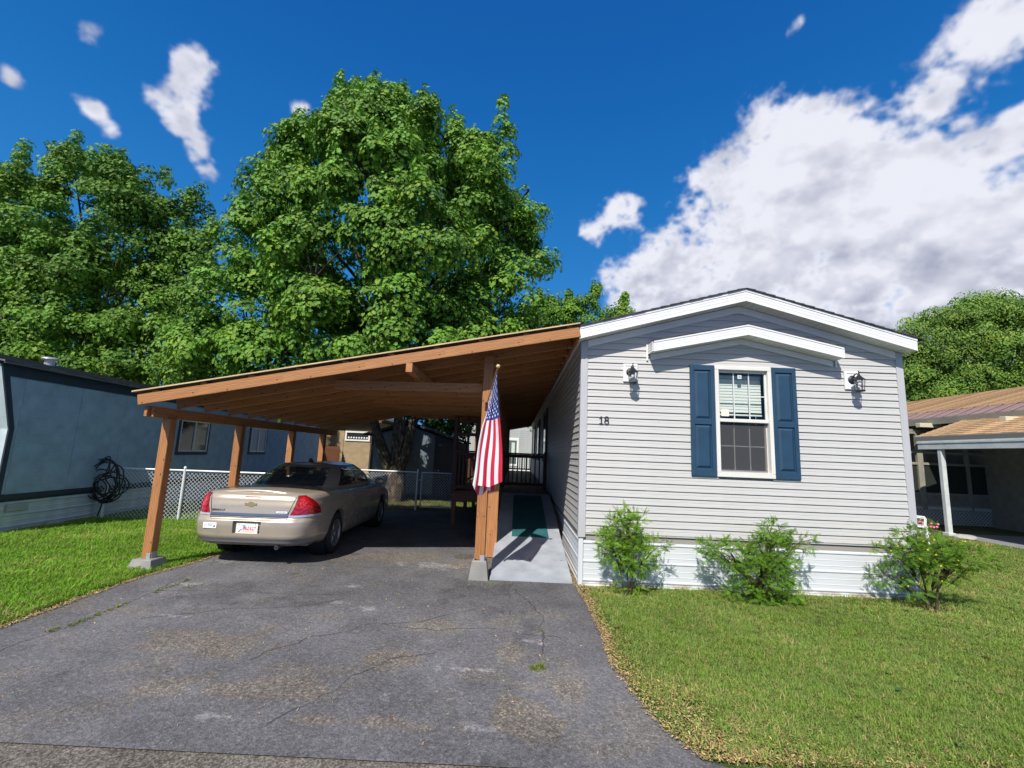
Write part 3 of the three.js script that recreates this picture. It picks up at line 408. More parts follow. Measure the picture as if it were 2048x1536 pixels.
// carriage lanterns
function lantern(x, y, label) {
  const t = thing('wall_lantern', label, 'lantern', [x, y, FZ + 0.02], 0, 'wall lanterns beside the front window');
  blk('mounting_block', -0.105, 0.105, -0.1, 0.165, -0.01, 0.022, M.white, t, 0.006); blk('block_slot', -0.075, 0.075, 0.128, 0.137, 0.021, 0.024, M.sheath, t, 0.001);
  const iron = std(lin(0.022, 0.024, 0.028), 0.45, { metalness: 0.3 });
  mesh('back_plate', lathe([[0, 0.022], [0.03, 0.022], [0.05, 0.014], [0.062, 0.004], [0.064, 0]], 20), iron, t, [0, 0.04, 0.022], [Math.PI / 2, 0, 0]);
  const dx = 0.0, zc = 0.15, top = 0.06, r0 = 0.052, r1 = 0.066;
  mesh('arm', tube([[0, 0.06, 0.03], [0, 0.1, 0.06], [0, 0.115, 0.11], [0, 0.09, zc]], 0.009, 16, 8), iron, t);
  mesh('cap', lathe([[0.012, 0.05], [0.016, 0.03], [0.04, -0.0], [0.074, -0.03], [0.078, -0.038], [0, -0.038]], 6), iron, t, [dx, top, zc]);
  mesh('finial', lathe([[0, 0.05], [0.008, 0.044], [0.009, 0.036], [0.005, 0.03], [0.007, 0.022], [0.011, 0.012], [0.004, 0], [0, 0]], 10), iron, t, [dx, top + 0.045, zc]);
  const yb = -0.13; mesh('base', lathe([[0, -0.018], [0.05, -0.018], [0.066, -0.008], [0.066, 0.004], [0, 0.004]], 6), iron, t, [dx, yb, zc]);
  for (let k = 0; k < 6; k++) { const a = k * Math.PI / 3, b = a + Math.PI / 3, c = Math.sin(a), s = Math.cos(a), c2 = Math.sin(b), s2 = Math.cos(b); rod('cage_bar', [dx + c * r0, yb, zc + s * r0], [dx + c * r1, top - 0.036, zc + s * r1], 0.0042, iron, t, 6); mesh('glass_pane', fromTris([[c * r0, yb, s * r0], [c2 * r0, yb, s2 * r0], [c2 * r1, top - 0.036, s2 * r1], [c * r0, yb, s * r0], [c2 * r1, top - 0.036, s2 * r1], [c * r1, top - 0.036, s * r1]]), M.glass, t, [dx, 0, zc]); }
  mesh('bulb', lathe([[0, 0.06], [0.018, 0.052], [0.026, 0.03], [0.02, 0.005], [0.012, -0.012], [0, -0.012]], 12), std(lin(0.75, 0.72, 0.66), 0.3), t, [dx, -0.055, zc]);
  return t;
}
lantern(1.612, 2.94, 'black wall lantern on white block, above the house number'); lantern(4.79, 2.95, 'black wall lantern on white block, right of the blue shutters');

// ---------- timber carport ----------
const cpz = (x) => -6.33 + (0.84 - x) * 0.0473, low = (x) => 3.425 - (0.84 - x) * 0.2086;
const wd = (k) => M.wood[((k % 4) + 4) % 4];
{
  const cp = thing('carport', 'stained timber lean-to carport with sloping roof attached to the grey house', 'carport', [0, 0, 0]);
  const XR = 0.8, XL = -5.08, rafter = (name, z, xa, xb, k, h = 0.14, w = 0.038) => { const dz = cpz(0.84) , f = (x) => cpz(x) - dz; bar(name, [xa, low(xa) + h / 2, z + f(xa)], [xb, low(xb) + h / 2, z + f(xb)], w, h, wd(k), cp); };
  rafter('front_fascia', -6.33, 0.84, XL, 0);
  for (let k = 1; k <= 10; k++) rafter('rafter', -6.36 - k * 0.6, XR, XL + 0.06, k);
  for (let k = 11; k <= 35; k++) rafter('porch_rafter', -6.36 - k * 0.6, XR, -1.35, k);
  for (let k = 1; k <= 14; k++) { const z = -6.36 - k * 0.6; blk('joist_hanger', 0.745, 0.8, low(0.78) - 0.004, low(0.78) + 0.1, z - 0.024, z - 0.02, M.galv, cp, 0.001); blk('joist_hanger', 0.745, 0.8, low(0.78) - 0.006, low(0.78) - 0.003, z - 0.03, z + 0.03, M.galv, cp, 0.001); }
  for (let k = 0; k <= 9; k++) { const x = XR - 0.1 - k * 0.62; bar('purlin', [x, low(x) + 0.14 + 0.02, cpz(x) - (k > 3 ? 6.25 : 21)], [x, low(x) + 0.14 + 0.02, cpz(x) - 0.0], 0.088, 0.036, wd(k), cp, 0.003); }
  // plywood sheets with underside shade in their colour, pale strip showing above the fascia
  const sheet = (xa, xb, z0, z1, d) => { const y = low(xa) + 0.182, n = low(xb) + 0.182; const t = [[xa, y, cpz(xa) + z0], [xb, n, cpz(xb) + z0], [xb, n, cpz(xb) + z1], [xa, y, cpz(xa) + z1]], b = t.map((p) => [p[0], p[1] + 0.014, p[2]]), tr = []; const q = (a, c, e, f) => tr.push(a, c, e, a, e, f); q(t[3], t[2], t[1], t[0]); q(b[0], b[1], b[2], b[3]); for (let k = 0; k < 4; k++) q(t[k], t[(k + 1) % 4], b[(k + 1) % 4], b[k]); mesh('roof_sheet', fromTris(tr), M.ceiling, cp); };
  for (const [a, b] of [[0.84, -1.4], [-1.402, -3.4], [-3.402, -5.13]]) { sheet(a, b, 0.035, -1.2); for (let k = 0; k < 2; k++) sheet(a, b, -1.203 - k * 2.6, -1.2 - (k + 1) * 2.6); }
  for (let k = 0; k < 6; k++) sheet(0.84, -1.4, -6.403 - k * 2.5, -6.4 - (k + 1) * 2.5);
  bar('edge_strip', [0.84, low(0.84) + 0.189, cpz(0.84) + 0.045], [-5.14, low(-5.14) + 0.189, cpz(-5.14) + 0.045], 0.016, 0.02, M.plywood, cp, 0.002); bar('edge_strip', [-5.14, low(-5.14) + 0.189, cpz(-5.14) + 0.05], [-5.14, low(-5.14) + 0.189, -12.45], 0.016, 0.02, M.plywood, cp, 0.002);
  const roofTop = (xa, xb, z0, z1) => { const y = low(xa) + 0.198, n = low(xb) + 0.198; mesh('roof_covering', fromTris([[xa, y, cpz(xa) + z0], [xb, n, cpz(xb) + z0], [xb, n, cpz(xb) + z1], [xa, y, cpz(xa) + z0], [xb, n, cpz(xb) + z1], [xa, y, cpz(xa) + z1]]), M.shingleDark, cp); };
  roofTop(0.83, -5.1, 0.02, -6.38); roofTop(0.83, -1.38, -6.39, -21.3);
  // beams along the driveway
  const bl = 2.05;
  for (const s of [0, 1]) bar('side_beam', [-5.0 + s * 0.045, bl + 0.07, -6.1 - 0.06 * s], [-4.98 + s * 0.045, bl + 0.07, -12.55], 0.042, 0.145, wd(s + 1), cp);
  const bx = -1.52; bar('purlin_beam', [bx, low(bx) - 0.066, cpz(bx) + 0.02], [bx, low(bx) - 0.066, -12.4], 0.09, 0.128, wd(2), cp);
  bar('ledger', [0.825, low(0.825) + 0.05, -6.4], [0.825, low(0.825) + 0.05, -27.3], 0.036, 0.14, wd(1), cp);
  for (let k = 0; k <= 9; k++) { const z = -6.8 - k * 0.62, xe = -2.72; bar('collar_tie', [-0.38, 2.705, z], [xe, 2.66, z + 0.1], 0.038, 0.135, wd(k + 1), cp); }
  blk('post_block', bx - 0.045, bx + 0.045, 2.77, 2.82, -6.86, -6.77, wd(1), cp);
  // posts on concrete piers with steel brackets
  const post = (x, z, y0, y1, w, k, pier) => {
    const p = bar('post', [x, y0, z], [x, y1, z], w, w, wd(k), cp, 0.006);
    if (pier) { const a = pier[0], b = pier[1], h = pier[2], q = (r, y) => [[x - r, y, z - r], [x + r, y, z - r], [x + r, y, z + r], [x - r, y, z + r]], A = q(a, -0.05), B = q(b, h - 0.012), C = q(b - 0.012, h), tr = []; for (let k2 = 0; k2 < 4; k2++) { const n = (k2 + 1) % 4; tr.push(A[n], A[k2], B[k2], A[n], B[k2], B[n], B[n], B[k2], C[k2], B[n], C[k2], C[n]); } tr.push(C[3], C[2], C[1], C[3], C[1], C[0]); mesh('concrete_pier', fromTris(tr), M.concrete, cp);
      for (const s of [-1, 1]) blk('post_bracket', x + s * (w / 2 + 0.001), x + s * (w / 2 + 0.005), h, h + 0.085, z - w * 0.42, z + w * 0.42, M.galv, cp, 0.001); blk('post_bracket', x - w * 0.42, x + w * 0.42, h, h + 0.003, z - w / 2, z + w / 2, M.galv, cp, 0.001); blk('post_bracket', x + w * 0.05, x + w * 0.48, h, h + 0.07, z + w / 2 + 0.001, z + w / 2 + 0.004, M.galv, cp, 0.001); }
  };
  [-6.5, -8.2, -10.12, -11.75].forEach((z, k) => post(-4.955, z, 0.145, bl, 0.125, k, [0.19, 0.13, 0.15]));
  post(-0.455, -6.74, 0.27, low(-0.455) + 0.02, 0.14, 1, [0.145, 0.1, 0.26]);
  post(-0.36, -8.1, 0.02, 1.95, 0.18, 2, null);
  for (const z of [-9.9, -11.5, -15, -18.5, -22, -25.5]) post(-0.46, z, 0.02, low(-0.46), 0.14, 3, null);
  for (const [x, z] of [[-1.3, -15], [-1.3, -20], [-1.3, -25]]) post(x, z, 0.02, low(x), 0.1, 1, null);
}
// ---------- ramp and deck ----------
{
  const rp = thing('access_ramp', 'pale grey painted wheelchair ramp climbing along the grey house wall', 'ramp', [0, 0, 0]);
  const z0 = -6.66, z1 = -11.3, y1 = 0.82, s = (y1 - 0.03) / (z0 - z1), ry = (z) => 0.03 + (z0 - z) * s, zs = [z0, -9.06, z1];
  for (let k = 0; k < 2; k++) { const a = zs[k] - (k ? 0.004 : 0), b = zs[k + 1]; mesh('ramp_panel', prism([[a, ry(a)], [b, ry(b)], [b, ry(b) - 0.025], [a, ry(a) - 0.022]].map((p) => p), 'x', -0.3, 0.845), M.ramp, rp); }
  bar('ramp_stringer', [-0.28, 0.0, z0 - 0.3], [-0.28, y1 - 0.13, z1], 0.04, 0.14, M.wood[1], rp); bar('ramp_stringer', [0.82, 0.0, z0 - 0.3], [0.82, y1 - 0.13, z1], 0.04, 0.14, M.wood[2], rp);
  for (const z of [-7.4, -9.0, -10.6]) for (const x of [-0.22, 0.27, 0.76]) mesh('screw_head', cyl(0.012, 0.012, 0.003, 8), M.black, rp, [x, ry(z) + 0.0012, z]);
  // ribbed green mat
  const mt = thing('ramp_mat', 'ribbed dark teal rubber mat lying on the grey ramp', 'mat', [0, 0, 0]);
  const mx0 = -0.02, mx1 = 0.63, ma = -8.35, mb = -11.1, h = 0.006, mm = std(lin(0.03, 0.16, 0.18), 0.7, { map: T.mottle });
  mesh('mat_base', prism([[ma, ry(ma) + 0.001], [mb, ry(mb) + 0.001], [mb, ry(mb) + h], [ma, ry(ma) + h]], 'x', mx0, mx1), mm, mt);
  for (let k = 0; k < 30; k++) { const x = mixf(mx0 + 0.01, mx1 - 0.01, k / 29); mesh('mat_rib', prism([[ma, ry(ma) + h], [mb, ry(mb) + h], [mb, ry(mb) + h + 0.008], [ma, ry(ma) + h + 0.008]], 'x', x - 0.006, x + 0.006), mm, mt); }
  // deck
  const dk = thing('timber_deck', 'dark stained timber deck with baluster railing at the ramp top', 'deck', [0, 0, 0]);
  const dy = 0.82, D0 = -11.32, D1 = -27; for (let k = 0; k < 17; k++) { const x = -1.45 + k * 0.138; bar('deck_board', [x, dy - 0.02, D0], [x, dy - 0.02, D1], 0.132, 0.036, M.woodDark[k % 2], dk); }
  for (const x of [-1.5, 0.84]) bar('rim_joist', [x, dy - 0.14, D0], [x, dy - 0.14, D1], 0.04, 0.2, M.woodDark[0], dk);
  bar('front_joist', [-1.5, dy - 0.14, D0 + 0.02], [0.85, dy - 0.14, D0 + 0.02], 0.04, 0.2, M.woodDark[1], dk);
  for (const x of [-1.46, -0.62]) for (const z of [D0 - 0.02, -14, -17.5, -21]) blk('deck_leg', x - 0.05, x + 0.05, 0, dy - 0.04, z - 0.1, z, M.woodDark[0], dk);
  const rail = (ax, az, bx, bz, h = 0.95, step = 0.125, mat = M.woodBrown) => { bar('top_rail', [ax, dy + h, az], [bx, dy + h, bz], 0.13, 0.036, mat, dk); bar('top_rail', [ax, dy + h - 0.07, az], [bx, dy + h - 0.07, bz], 0.04, 0.09, mat, dk); bar('bottom_rail', [ax, dy + 0.1, az], [bx, dy + 0.1, bz], 0.04, 0.08, mat, dk); const L = Math.hypot(bx - ax, bz - az), n = Math.floor(L / step); for (let k = 0; k <= n; k++) { const t = (k + 0.5) / (n + 1), x = mixf(ax, bx, t), z = mixf(az, bz, t); blk('baluster', x - 0.018, x + 0.018, dy + 0.1, dy + h - 0.05, z + 0.03, z + 0.062, mat, dk, 0.003); } };
  rail(-0.38, -13.2, 0.86, -13.2); rail(-1.5, D0 - 0.03, -0.4, D0 - 0.03, 0.95, 0.1); rail(-1.5, D0 - 0.1, -1.5, -27, 0.95, 0.16); rail(-1.5, -27, 0.86, -27, 0.95, 0.14);
  for (const [x, z] of [[-1.5, D0 - 0.03], [-0.95, D0 - 0.03], [-0.36, -13.2], [0.84, -13.2]]) blk('rail_post', x - 0.045, x + 0.045, dy - 0.1, dy + (x < -0.9 ? 2.1 : 1.02), z - 0.045, z + 0.045, M.woodBrown, dk);
  // privacy trellis over the landing rail
  for (let k = 0; k < 4; k++) blk('trellis_slat', -1.5 + k * 0.28, -1.44 + k * 0.28, dy + 0.95, dy + 2.05, D0 - 0.06, D0 - 0.03, M.woodBrown, dk); for (let k = 0; k < 3; k++) blk('trellis_rail', -1.52, -0.4, dy + 1.32 + k * 0.33, dy + 1.4 + k * 0.33, D0 - 0.03, D0 + 0.0, M.woodBrown, dk);
}
// ---------- flag ----------
T.flag = canvasTex(1024, 540, (c, w, h) => {
  for (let k = 0; k < 13; k++) { c.fillStyle = k % 2 ? '#e6e2e4' : '#c4163a'; c.fillRect(0, (k * h) / 13, w, h / 13 + 1); }
  const cw = 0.4 * w, ch = (7 / 13) * h; c.fillStyle = '#2a3a86'; c.fillRect(0, 0, cw, ch); c.fillStyle = '#f2f2f6';
  for (let r = 0; r < 9; r++) for (let q = 0; q < (r % 2 ? 5 : 6); q++) { const x = ((q * 2 + 1 + (r % 2)) * cw) / 12, y = ((r + 1) * ch) / 10, R0 = 0.031 * h; c.beginPath(); for (let a = 0; a < 10; a++) { const A = (a * Math.PI) / 5 - Math.PI / 2, rr = a % 2 ? R0 * 0.42 : R0; c.lineTo(x + Math.cos(A) * rr, y + Math.sin(A) * rr); } c.fill(); }
});
{
  const f = thing('flag', 'striped flag with starred blue canton hanging limp from a short wooden pole', 'flag', [0, 0, 0]);
  const A = [-0.455, 2.42, -6.66], B = [-0.285, 2.86, -5.96];
  rod('pole', A, B, 0.0125, std(lin(0.5, 0.33, 0.16), 0.5, { map: T.wood }), f, 10); mesh('ball_finial', new THREE.SphereGeometry(0.028, 16, 12), std(lin(0.55, 0.42, 0.2), 0.35), f, [B[0] + 0.006, B[1] + 0.02, B[2] + 0.02]);
  mesh('pole_bracket', merge([placed(cbox(0.05, 0.12, 0.012, 0.002), A[0], A[1] + 0.0, -6.664), placed(cyl(0.02, 0.02, 0.11, 12), A[0] + 0.012, A[1] + 0.03, A[2] + 0.045, 1.05, 0, 0)]), M.black, f);
  const NU = 72, NV = 90, pos = [], uv = [], idx = [], HO = 0.86, FL = 1.5;
  const P0 = V(-0.292, 2.835, -5.995), P1 = V(-0.44, 2.455, -6.6);
  for (let j = 0; j <= NV; j++) for (let i = 0; i <= NU; i++) {
    const u = i / NU, v = j / NV, s = sstep(0.0, 0.5, v), w = P0.clone().lerp(P1, u), slack = sstep(0.0, 0.3, v);
    // hanging limp: one layer across the front, doubled back on itself behind
    const half = 0.07 + 0.135 * v, cx0 = -0.335 - 0.03 * v, k = 0.56, front = u < k, a = front ? u / k : (u - k) / (1 - k), turn = Math.exp(-(((u - k) / 0.09) ** 2));
    const X = front ? cx0 + half * (1 - 2 * a) : cx0 - half + half * 1.45 * a, Z = -6.2 - (front ? 0.05 * a : 0.05 + 0.13 * sm(clamp(a * 2.2))) - 0.02 * turn;
    const fold = (Math.sin(u * 21 + 0.9 + 0.8 * Math.sin(v * 2.4)) * 0.022 + Math.sin(u * 9.5 + 2.2) * 0.03) * slack, crease = -0.05 * Math.exp(-(((u - 0.27 - 0.03 * v) / 0.05) ** 2)) * slack;
    const drop = front ? mixf(0.0, 0.1, Math.abs(a - 0.45) * 1.2) - 0.05 * a : 0.03 + 0.0 * a - 0.16 * Math.sin(Math.min(1, a * 1.6) * 2.6);
    const y = w.y - v * FL * 0.985 + (mixf(w.y, 2.8, s) - w.y) * 0.9 + drop * v * v;
    pos.push(mixf(w.x, X, s) + 0.006 * Math.sin(v * 11 + u * 7) * slack, y, mixf(w.z, Z, s) + fold + crease + 0.008 * Math.sin(v * 15 + u * 9) * slack); uv.push(v, 1 - u);
  }
  for (let j = 0; j < NV; j++) for (let i = 0; i < NU; i++) { const a = j * (NU + 1) + i; idx.push(a, a + 1, a + NU + 2, a, a + NU + 2, a + NU + 1); }
  const g = new THREE.BufferGeometry(); g.setAttribute('position', new THREE.Float32BufferAttribute(pos, 3)); g.setAttribute('uv', new THREE.Float32BufferAttribute(uv, 2)); g.setIndex(idx); g.computeVertexNormals();
  mesh('flag_cloth', g, phys(lin(1, 1, 1), 0.75, { map: T.flag, side: THREE.DoubleSide, transmission: 0.15 }), f);
}
// ---------- parked sedan (local: rear bumper at z = 0, nose towards -z) ----------
{
  const car = thing('parked_sedan', 'dusty champagne gold sedan parked under the timber carport, rear facing out', 'car', [-3.81, 0.014, -6.74], 1.6 * R);
  const LEN = 5.05, SC = LEN / 2;
  T.dust = tex(512, 512, (u, v) => { const st = n2(u * 90, v * 6, 90, 3), b = fbm2(u, v, 6, 4, 5), lowv = sstep(0.2, 0.02, v), k = clamp(lowv * (0.35 + 0.9 * st) + 0.22 * sstep(0.5, 0.75, b)); return [mixf(255, 196, k), mixf(255, 190, k), mixf(255, 184, k)]; });
  T.dustR = tex(256, 256, (u, v) => { const st = n2(u * 90, v * 6, 90, 3), b = fbm2(u, v, 6, 4, 5), k = clamp(sstep(0.2, 0.02, v) * (0.4 + 0.9 * st) + 0.35 * b); const q = 90 + 150 * k; return [q, q, q]; }, false);
  const paint = phys(lin(0.5, 0.425, 0.34), 0.6, { metalness: 0.4, clearcoat: 0.55, clearcoatRoughness: 0.22, map: T.dust, roughnessMap: T.dustR });
  const tint = phys(lin(0.36, 0.4, 0.38), 0.03, { transmission: 0.9, ior: 1.5 }), chrome = std(lin(0.5, 0.5, 0.5), 0.32, { metalness: 1, map: T.mottle }), gap = std(lin(0.012, 0.012, 0.012), 0.8), cabin = std(lin(0.06, 0.058, 0.055), 0.9);
  // outline shared by every level: superellipse, even steps of arc length along half of it
  const N = 150, EXP = 7.4, arc = (() => { const o = []; let l = 0, px = 0, ps = 0; for (let i = 0; i <= 4000; i++) { const a = (i / 4000) * Math.PI, x = 0.92 * Math.pow(Math.sin(a), 2 / EXP), s = SC - Math.sign(Math.cos(a)) * SC * Math.pow(Math.abs(Math.cos(a)), 2 / EXP); if (i) l += Math.hypot(x - px, s - ps); px = x; ps = s; o.push([l, a]); } return o; })(), HALF = arc[4000][0];
  const angAt = (l) => { let lo = 0, hi = 4000; while (hi - lo > 1) { const m = (lo + hi) >> 1; if (arc[m][0] < l) lo = m; else hi = m; } return mixf(arc[lo][1], arc[hi][1], clamp((l - arc[lo][0]) / (arc[hi][0] - arc[lo][0] || 1))); };
  const key = (tab, t) => { for (let i = 0; i + 1 < tab.length; i++) if (t <= tab[i + 1][0]) { const k = (t - tab[i][0]) / (tab[i + 1][0] - tab[i][0]); return tab[i].map((v, j) => mixf(v, tab[i + 1][j], j ? sm(clamp(k)) * 0.5 + clamp(k) * 0.5 : 1)); } return tab[tab.length - 1]; };
  // t, half width, tail inset, nose inset
  const LV = [[0, 0.80, 0.16, 0.2], [0.06, 0.86, 0.07, 0.1], [0.2, 0.905, 0.015, 0.03], [0.4, 0.92, 0, 0], [0.49, 0.922, 0.004, 0.0], [0.53, 0.922, 0.03, 0.01], [0.56, 0.921, 0.045, 0.02], [0.75, 0.912, 0.06, 0.06], [0.9, 0.885, 0.085, 0.16], [0.97, 0.85, 0.115, 0.26], [1, 0.8, 0.16, 0.36]];
  const SPL = (tab, s) => key(tab, s)[1];
  const botY = (s) => SPL([[0, 0.275], [0.5, 0.27], [0.9, 0.22], [3.9, 0.21], [4.6, 0.2], [5.1, 0.22]], s), topY = (s) => SPL([[0, 1.0], [0.2, 1.02], [1.0, 1.03], [1.8, 0.99], [3.2, 0.965], [3.9, 0.945], [4.6, 0.84], [5.1, 0.7]], s);
  const P = (l, t, off = 0) => { // arc length from tail centre (negative: left side), level, push outwards
    const sg = l < 0 ? -1 : 1, a = angAt(Math.abs(l)), [, w, ri, ni] = key(LV, t), x0 = Math.pow(Math.max(0, Math.sin(a)), 2 / EXP), c = Math.cos(a), q = Math.sign(c) * Math.pow(Math.abs(c), 2 / EXP), s = c >= 0 ? SC - (SC - ri) * q : SC - (SC - ni) * q;
    const y = mixf(botY(s), topY(s), t), nx = Math.pow(x0, EXP - 1), ns = -Math.sign(q) * Math.pow(Math.abs(q), EXP - 1), nl = Math.hypot(nx, ns) || 1;
    return [sg * (x0 * w + off * nx / nl), y, -(s + off * ns / nl)];
  };
  const TN = 40, K = 14, crown = (s) => SPL([[0, 0.03], [0.3, 0.05], [1, 0.05], [3.5, 0.05], [4.6, 0.05], [5.1, 0.03]], s);
  const pos = [], uv = [], idx = [], add = (p, u, v) => { pos.push(...p); uv.push(u, v); return pos.length / 3 - 1; };
  const grid = (rows, cols, f) => { const at = []; for (let j = 0; j <= rows; j++) { at.push([]); for (let i = 0; i <= cols; i++) at[j].push(add(...f(j, i))); } for (let j = 0; j < rows; j++) for (let i = 0; i < cols; i++) idx.push(at[j][i], at[j][i + 1], at[j + 1][i + 1], at[j][i], at[j + 1][i + 1], at[j + 1][i]); };
  grid(TN, 2 * N, (j, i) => { const l = ((i - N) / N) * HALF, t = j / TN; return [P(l, t), l / 1.6, t]; });
  grid(N, 2 * K, (j, i) => { const k = (i - K) / K, p = P((j / N) * HALF, 1), s = -p[2]; return [[p[0] * k, p[1] + crown(s) * (1 - k * k) * clamp(p[0] / 0.5), p[2]], s / 1.6 + 3, 0.85 + 0.1 * k]; });
  grid(N, 2, (j, i) => { const p = P((j / N) * HALF, 0); return [[-p[0] * (i - 1), p[1], p[2]], 0.5, 0.05]; });
  let g = new THREE.BufferGeometry(); g.setAttribute('position', new THREE.Float32BufferAttribute(pos, 3)); g.setAttribute('uv', new THREE.Float32BufferAttribute(uv, 2)); g.setIndex(idx);
  { const q = g.attributes.position; for (let i = 0; i < q.count; i++) q.setXYZ(i, Math.round(q.getX(i) * 1e5) / 1e5, Math.round(q.getY(i) * 1e5) / 1e5, Math.round(q.getZ(i) * 1e5) / 1e5); }
  // smooth normals across the seams between shell and caps
  const bare = new THREE.BufferGeometry(); bare.setAttribute('position', g.attributes.position.clone()); bare.setIndex(idx); const welded = mergeVertices(bare, 1e-4); welded.computeVertexNormals();
  { const look = new Map(), q = welded.attributes.position, nn = welded.attributes.normal, kk = (x, y, z) => [x, y, z].map((v) => v.toFixed(4)).join(); for (let i = 0; i < q.count; i++) look.set(kk(q.getX(i), q.getY(i), q.getZ(i)), i); const p = g.attributes.position, nr = new Float32Array(p.count * 3); for (let i = 0; i < p.count; i++) { const m = look.get(kk(p.getX(i), p.getY(i), p.getZ(i))) ?? 0; nr[i * 3] = nn.getX(m); nr[i * 3 + 1] = nn.getY(m); nr[i * 3 + 2] = nn.getZ(m); } g.setAttribute('normal', new THREE.BufferAttribute(nr, 3)); }
  const AX = [1.12, 3.93], WR = 0.325, WX = 0.79;
  const ev = new Evaluator(); ev.attributes = ['position', 'normal', 'uv']; ev.useGroups = false;
  let body = new Brush(g); body.updateMatrixWorld();
  const cut = (geo, x, y, z, rx = 0, ry = 0, rz = 0) => { const b = new Brush(geo); b.position.set(x, y, z); b.rotation.set(rx, ry, rz); b.updateMatrixWorld(); body = ev.evaluate(body, b, SUBTRACTION); body.updateMatrixWorld(); };
  for (const s of AX) for (const d of [-1, 1]) cut(new THREE.CylinderGeometry(0.385, 0.385, 0.5, 48), d * 0.86, 0.335, -s, 0, 0, Math.PI / 2);
  cut(new THREE.BoxGeometry(0.4, 0.17, 0.1), 0, 0.545, -0.005); // number plate recess
  cut(new THREE.BoxGeometry(1.12, 0.014, 0.16), 0, 0.672, -0.02);
  for (const d of [-1, 1]) { cut(new THREE.BoxGeometry(0.01, 0.5, 0.12), d * 0.605, 0.93, -0.08, 0, 0, d * -0.28); for (const s of [1.72, 2.62, 3.5]) cut(new THREE.BoxGeometry(0.12, 0.62, 0.013), d * 0.945, 0.63, -s, (s === 1.72 ? -0.12 : 0), 0, 0); cut(new THREE.BoxGeometry(0.1, 0.012, 1.8), d * 0.93, 0.31, -2.6); }
  const bodyMesh = mesh('body', body.geometry, paint, car);
  // wheel wells, floor
  for (const s of AX) for (const d of [-1, 1]) mesh('wheel_well', new THREE.CylinderGeometry(0.383, 0.383, 0.24, 32, 1, true), gap, car, [d * 0.73, 0.335, -s], [0, 0, Math.PI / 2]);
  // bumper and lid details on the tail, laid on the body's own surface
  const patch = (name, mat, l0, l1, t0, t1, off, parent = car, nl = 20, nt = 6) => { const ps = [], us = [], ix = []; for (let j = 0; j <= nt; j++) for (let i = 0; i <= nl; i++) { const a = i / nl, b = j / nt, A = typeof l0 === 'function' ? l0(b) : l0, B = typeof l1 === 'function' ? l1(b) : l1, l = mixf(A, B, a), lo = typeof t0 === 'function' ? t0(l) : t0, hi = typeof t1 === 'function' ? t1(l) : t1; ps.push(...P(l, mixf(lo, hi, b), off)); us.push(a, b); } for (let j = 0; j < nt; j++) for (let i = 0; i < nl; i++) { const q = j * (nl + 1) + i; ix.push(q, q + 1, q + nl + 2, q, q + nl + 2, q + nl + 1); } const gg = new THREE.BufferGeometry(); gg.setAttribute('position', new THREE.Float32BufferAttribute(ps, 3)); gg.setAttribute('uv', new THREE.Float32BufferAttribute(us, 2)); gg.setIndex(ix); gg.computeVertexNormals(); return mesh(name, gg, mat, parent); };
  T.lens = tex(128, 128, (u, v) => { const r = Math.hypot(u - 0.42, (v - 0.62) * 0.8), ring = 0.5 + 0.5 * Math.sin(r * 60), w = 0.5 + 0.5 * Math.sin((v + 0.15 * Math.sin(u * 9)) * 26), q = 120 + 80 * ring * (r < 0.3 ? 1 : 0) + 55 * w; return [q + 25, q * 0.9, q * 0.9]; });
  const red = phys(lin(0.75, 0.02, 0.03), 0.2, { map: T.lens, clearcoat: 1, clearcoatRoughness: 0.05 }), clear = phys(lin(0.6, 0.6, 0.62), 0.15, { metalness: 0.4, clearcoat: 1 });
  for (const d of [-1, 1]) {
    const inner = (b) => d * (0.575 + 0.12 * b), outer = (b) => d * (1.1 - 0.3 * b * b);
    patch('tail_light', red, inner, outer, 0.615, 0.965, 0.008, car, 26, 14); patch('tail_light_strip', clear, d * 0.56, d * 1.12, 0.572, 0.613, 0.01);
    patch('tail_light_rim', gap, (b) => d * (0.565 + 0.12 * b), outer, 0.57, 0.975, 0.003, car, 26, 12);
  }
  patch('trunk_chrome_strip', chrome, -0.555, 0.555, 0.575, 0.632, 0.012, car, 24, 4); patch('tail_recess_panel', paint, -0.53, 0.53, 0.505, 0.54, 0.004);
  patch('high_brake_light', std(lin(0.28, 0.03, 0.03), 0.4), -0.105, 0.105, 0.925, 0.945, 0.004);
  const onTail = (l, t, off) => { const p = P(l, t, off), n = V(...P(l, t, off + 0.1)).sub(V(...p)).normalize(), r = V(...P(l + 0.02, t, off)).sub(V(...P(l - 0.02, t, off))).normalize(), u = n.clone().cross(r).normalize(); return [p, new THREE.Euler().setFromRotationMatrix(new THREE.Matrix4().makeBasis(r, u, n))]; };
  const stick = (name, geo, mat, l, t, off = 0.006) => { const [p, e] = onTail(l, t, off); const o = mesh(name, geo, mat, car, p); o.rotation.copy(e); return o; };
  const lettering = (text, size, font = fontSans) => { const q = new TextGeometry(text, { font, size, depth: 0.004, curveSegments: 2, bevelEnabled: false }); q.center(); q.applyMatrix4(new THREE.Matrix4().makeShear(0, 0, 0.2, 0, 0, 0)); return q; };
  stick('model_lettering', lettering('IMPALA LT', 0.028), chrome, -0.46, 0.68); 
  const cross = new THREE.Shape(); [[-0.085, -0.014], [-0.03, -0.014], [-0.024, -0.032], [0.036, -0.032], [0.03, -0.014], [0.085, -0.014], [0.075, 0.016], [0.024, 0.016], [0.018, 0.032], [-0.036, 0.032], [-0.03, 0.016], [-0.095, 0.016]].forEach((p, i) => (i ? cross.lineTo(...p) : cross.moveTo(...p))); cross.closePath();
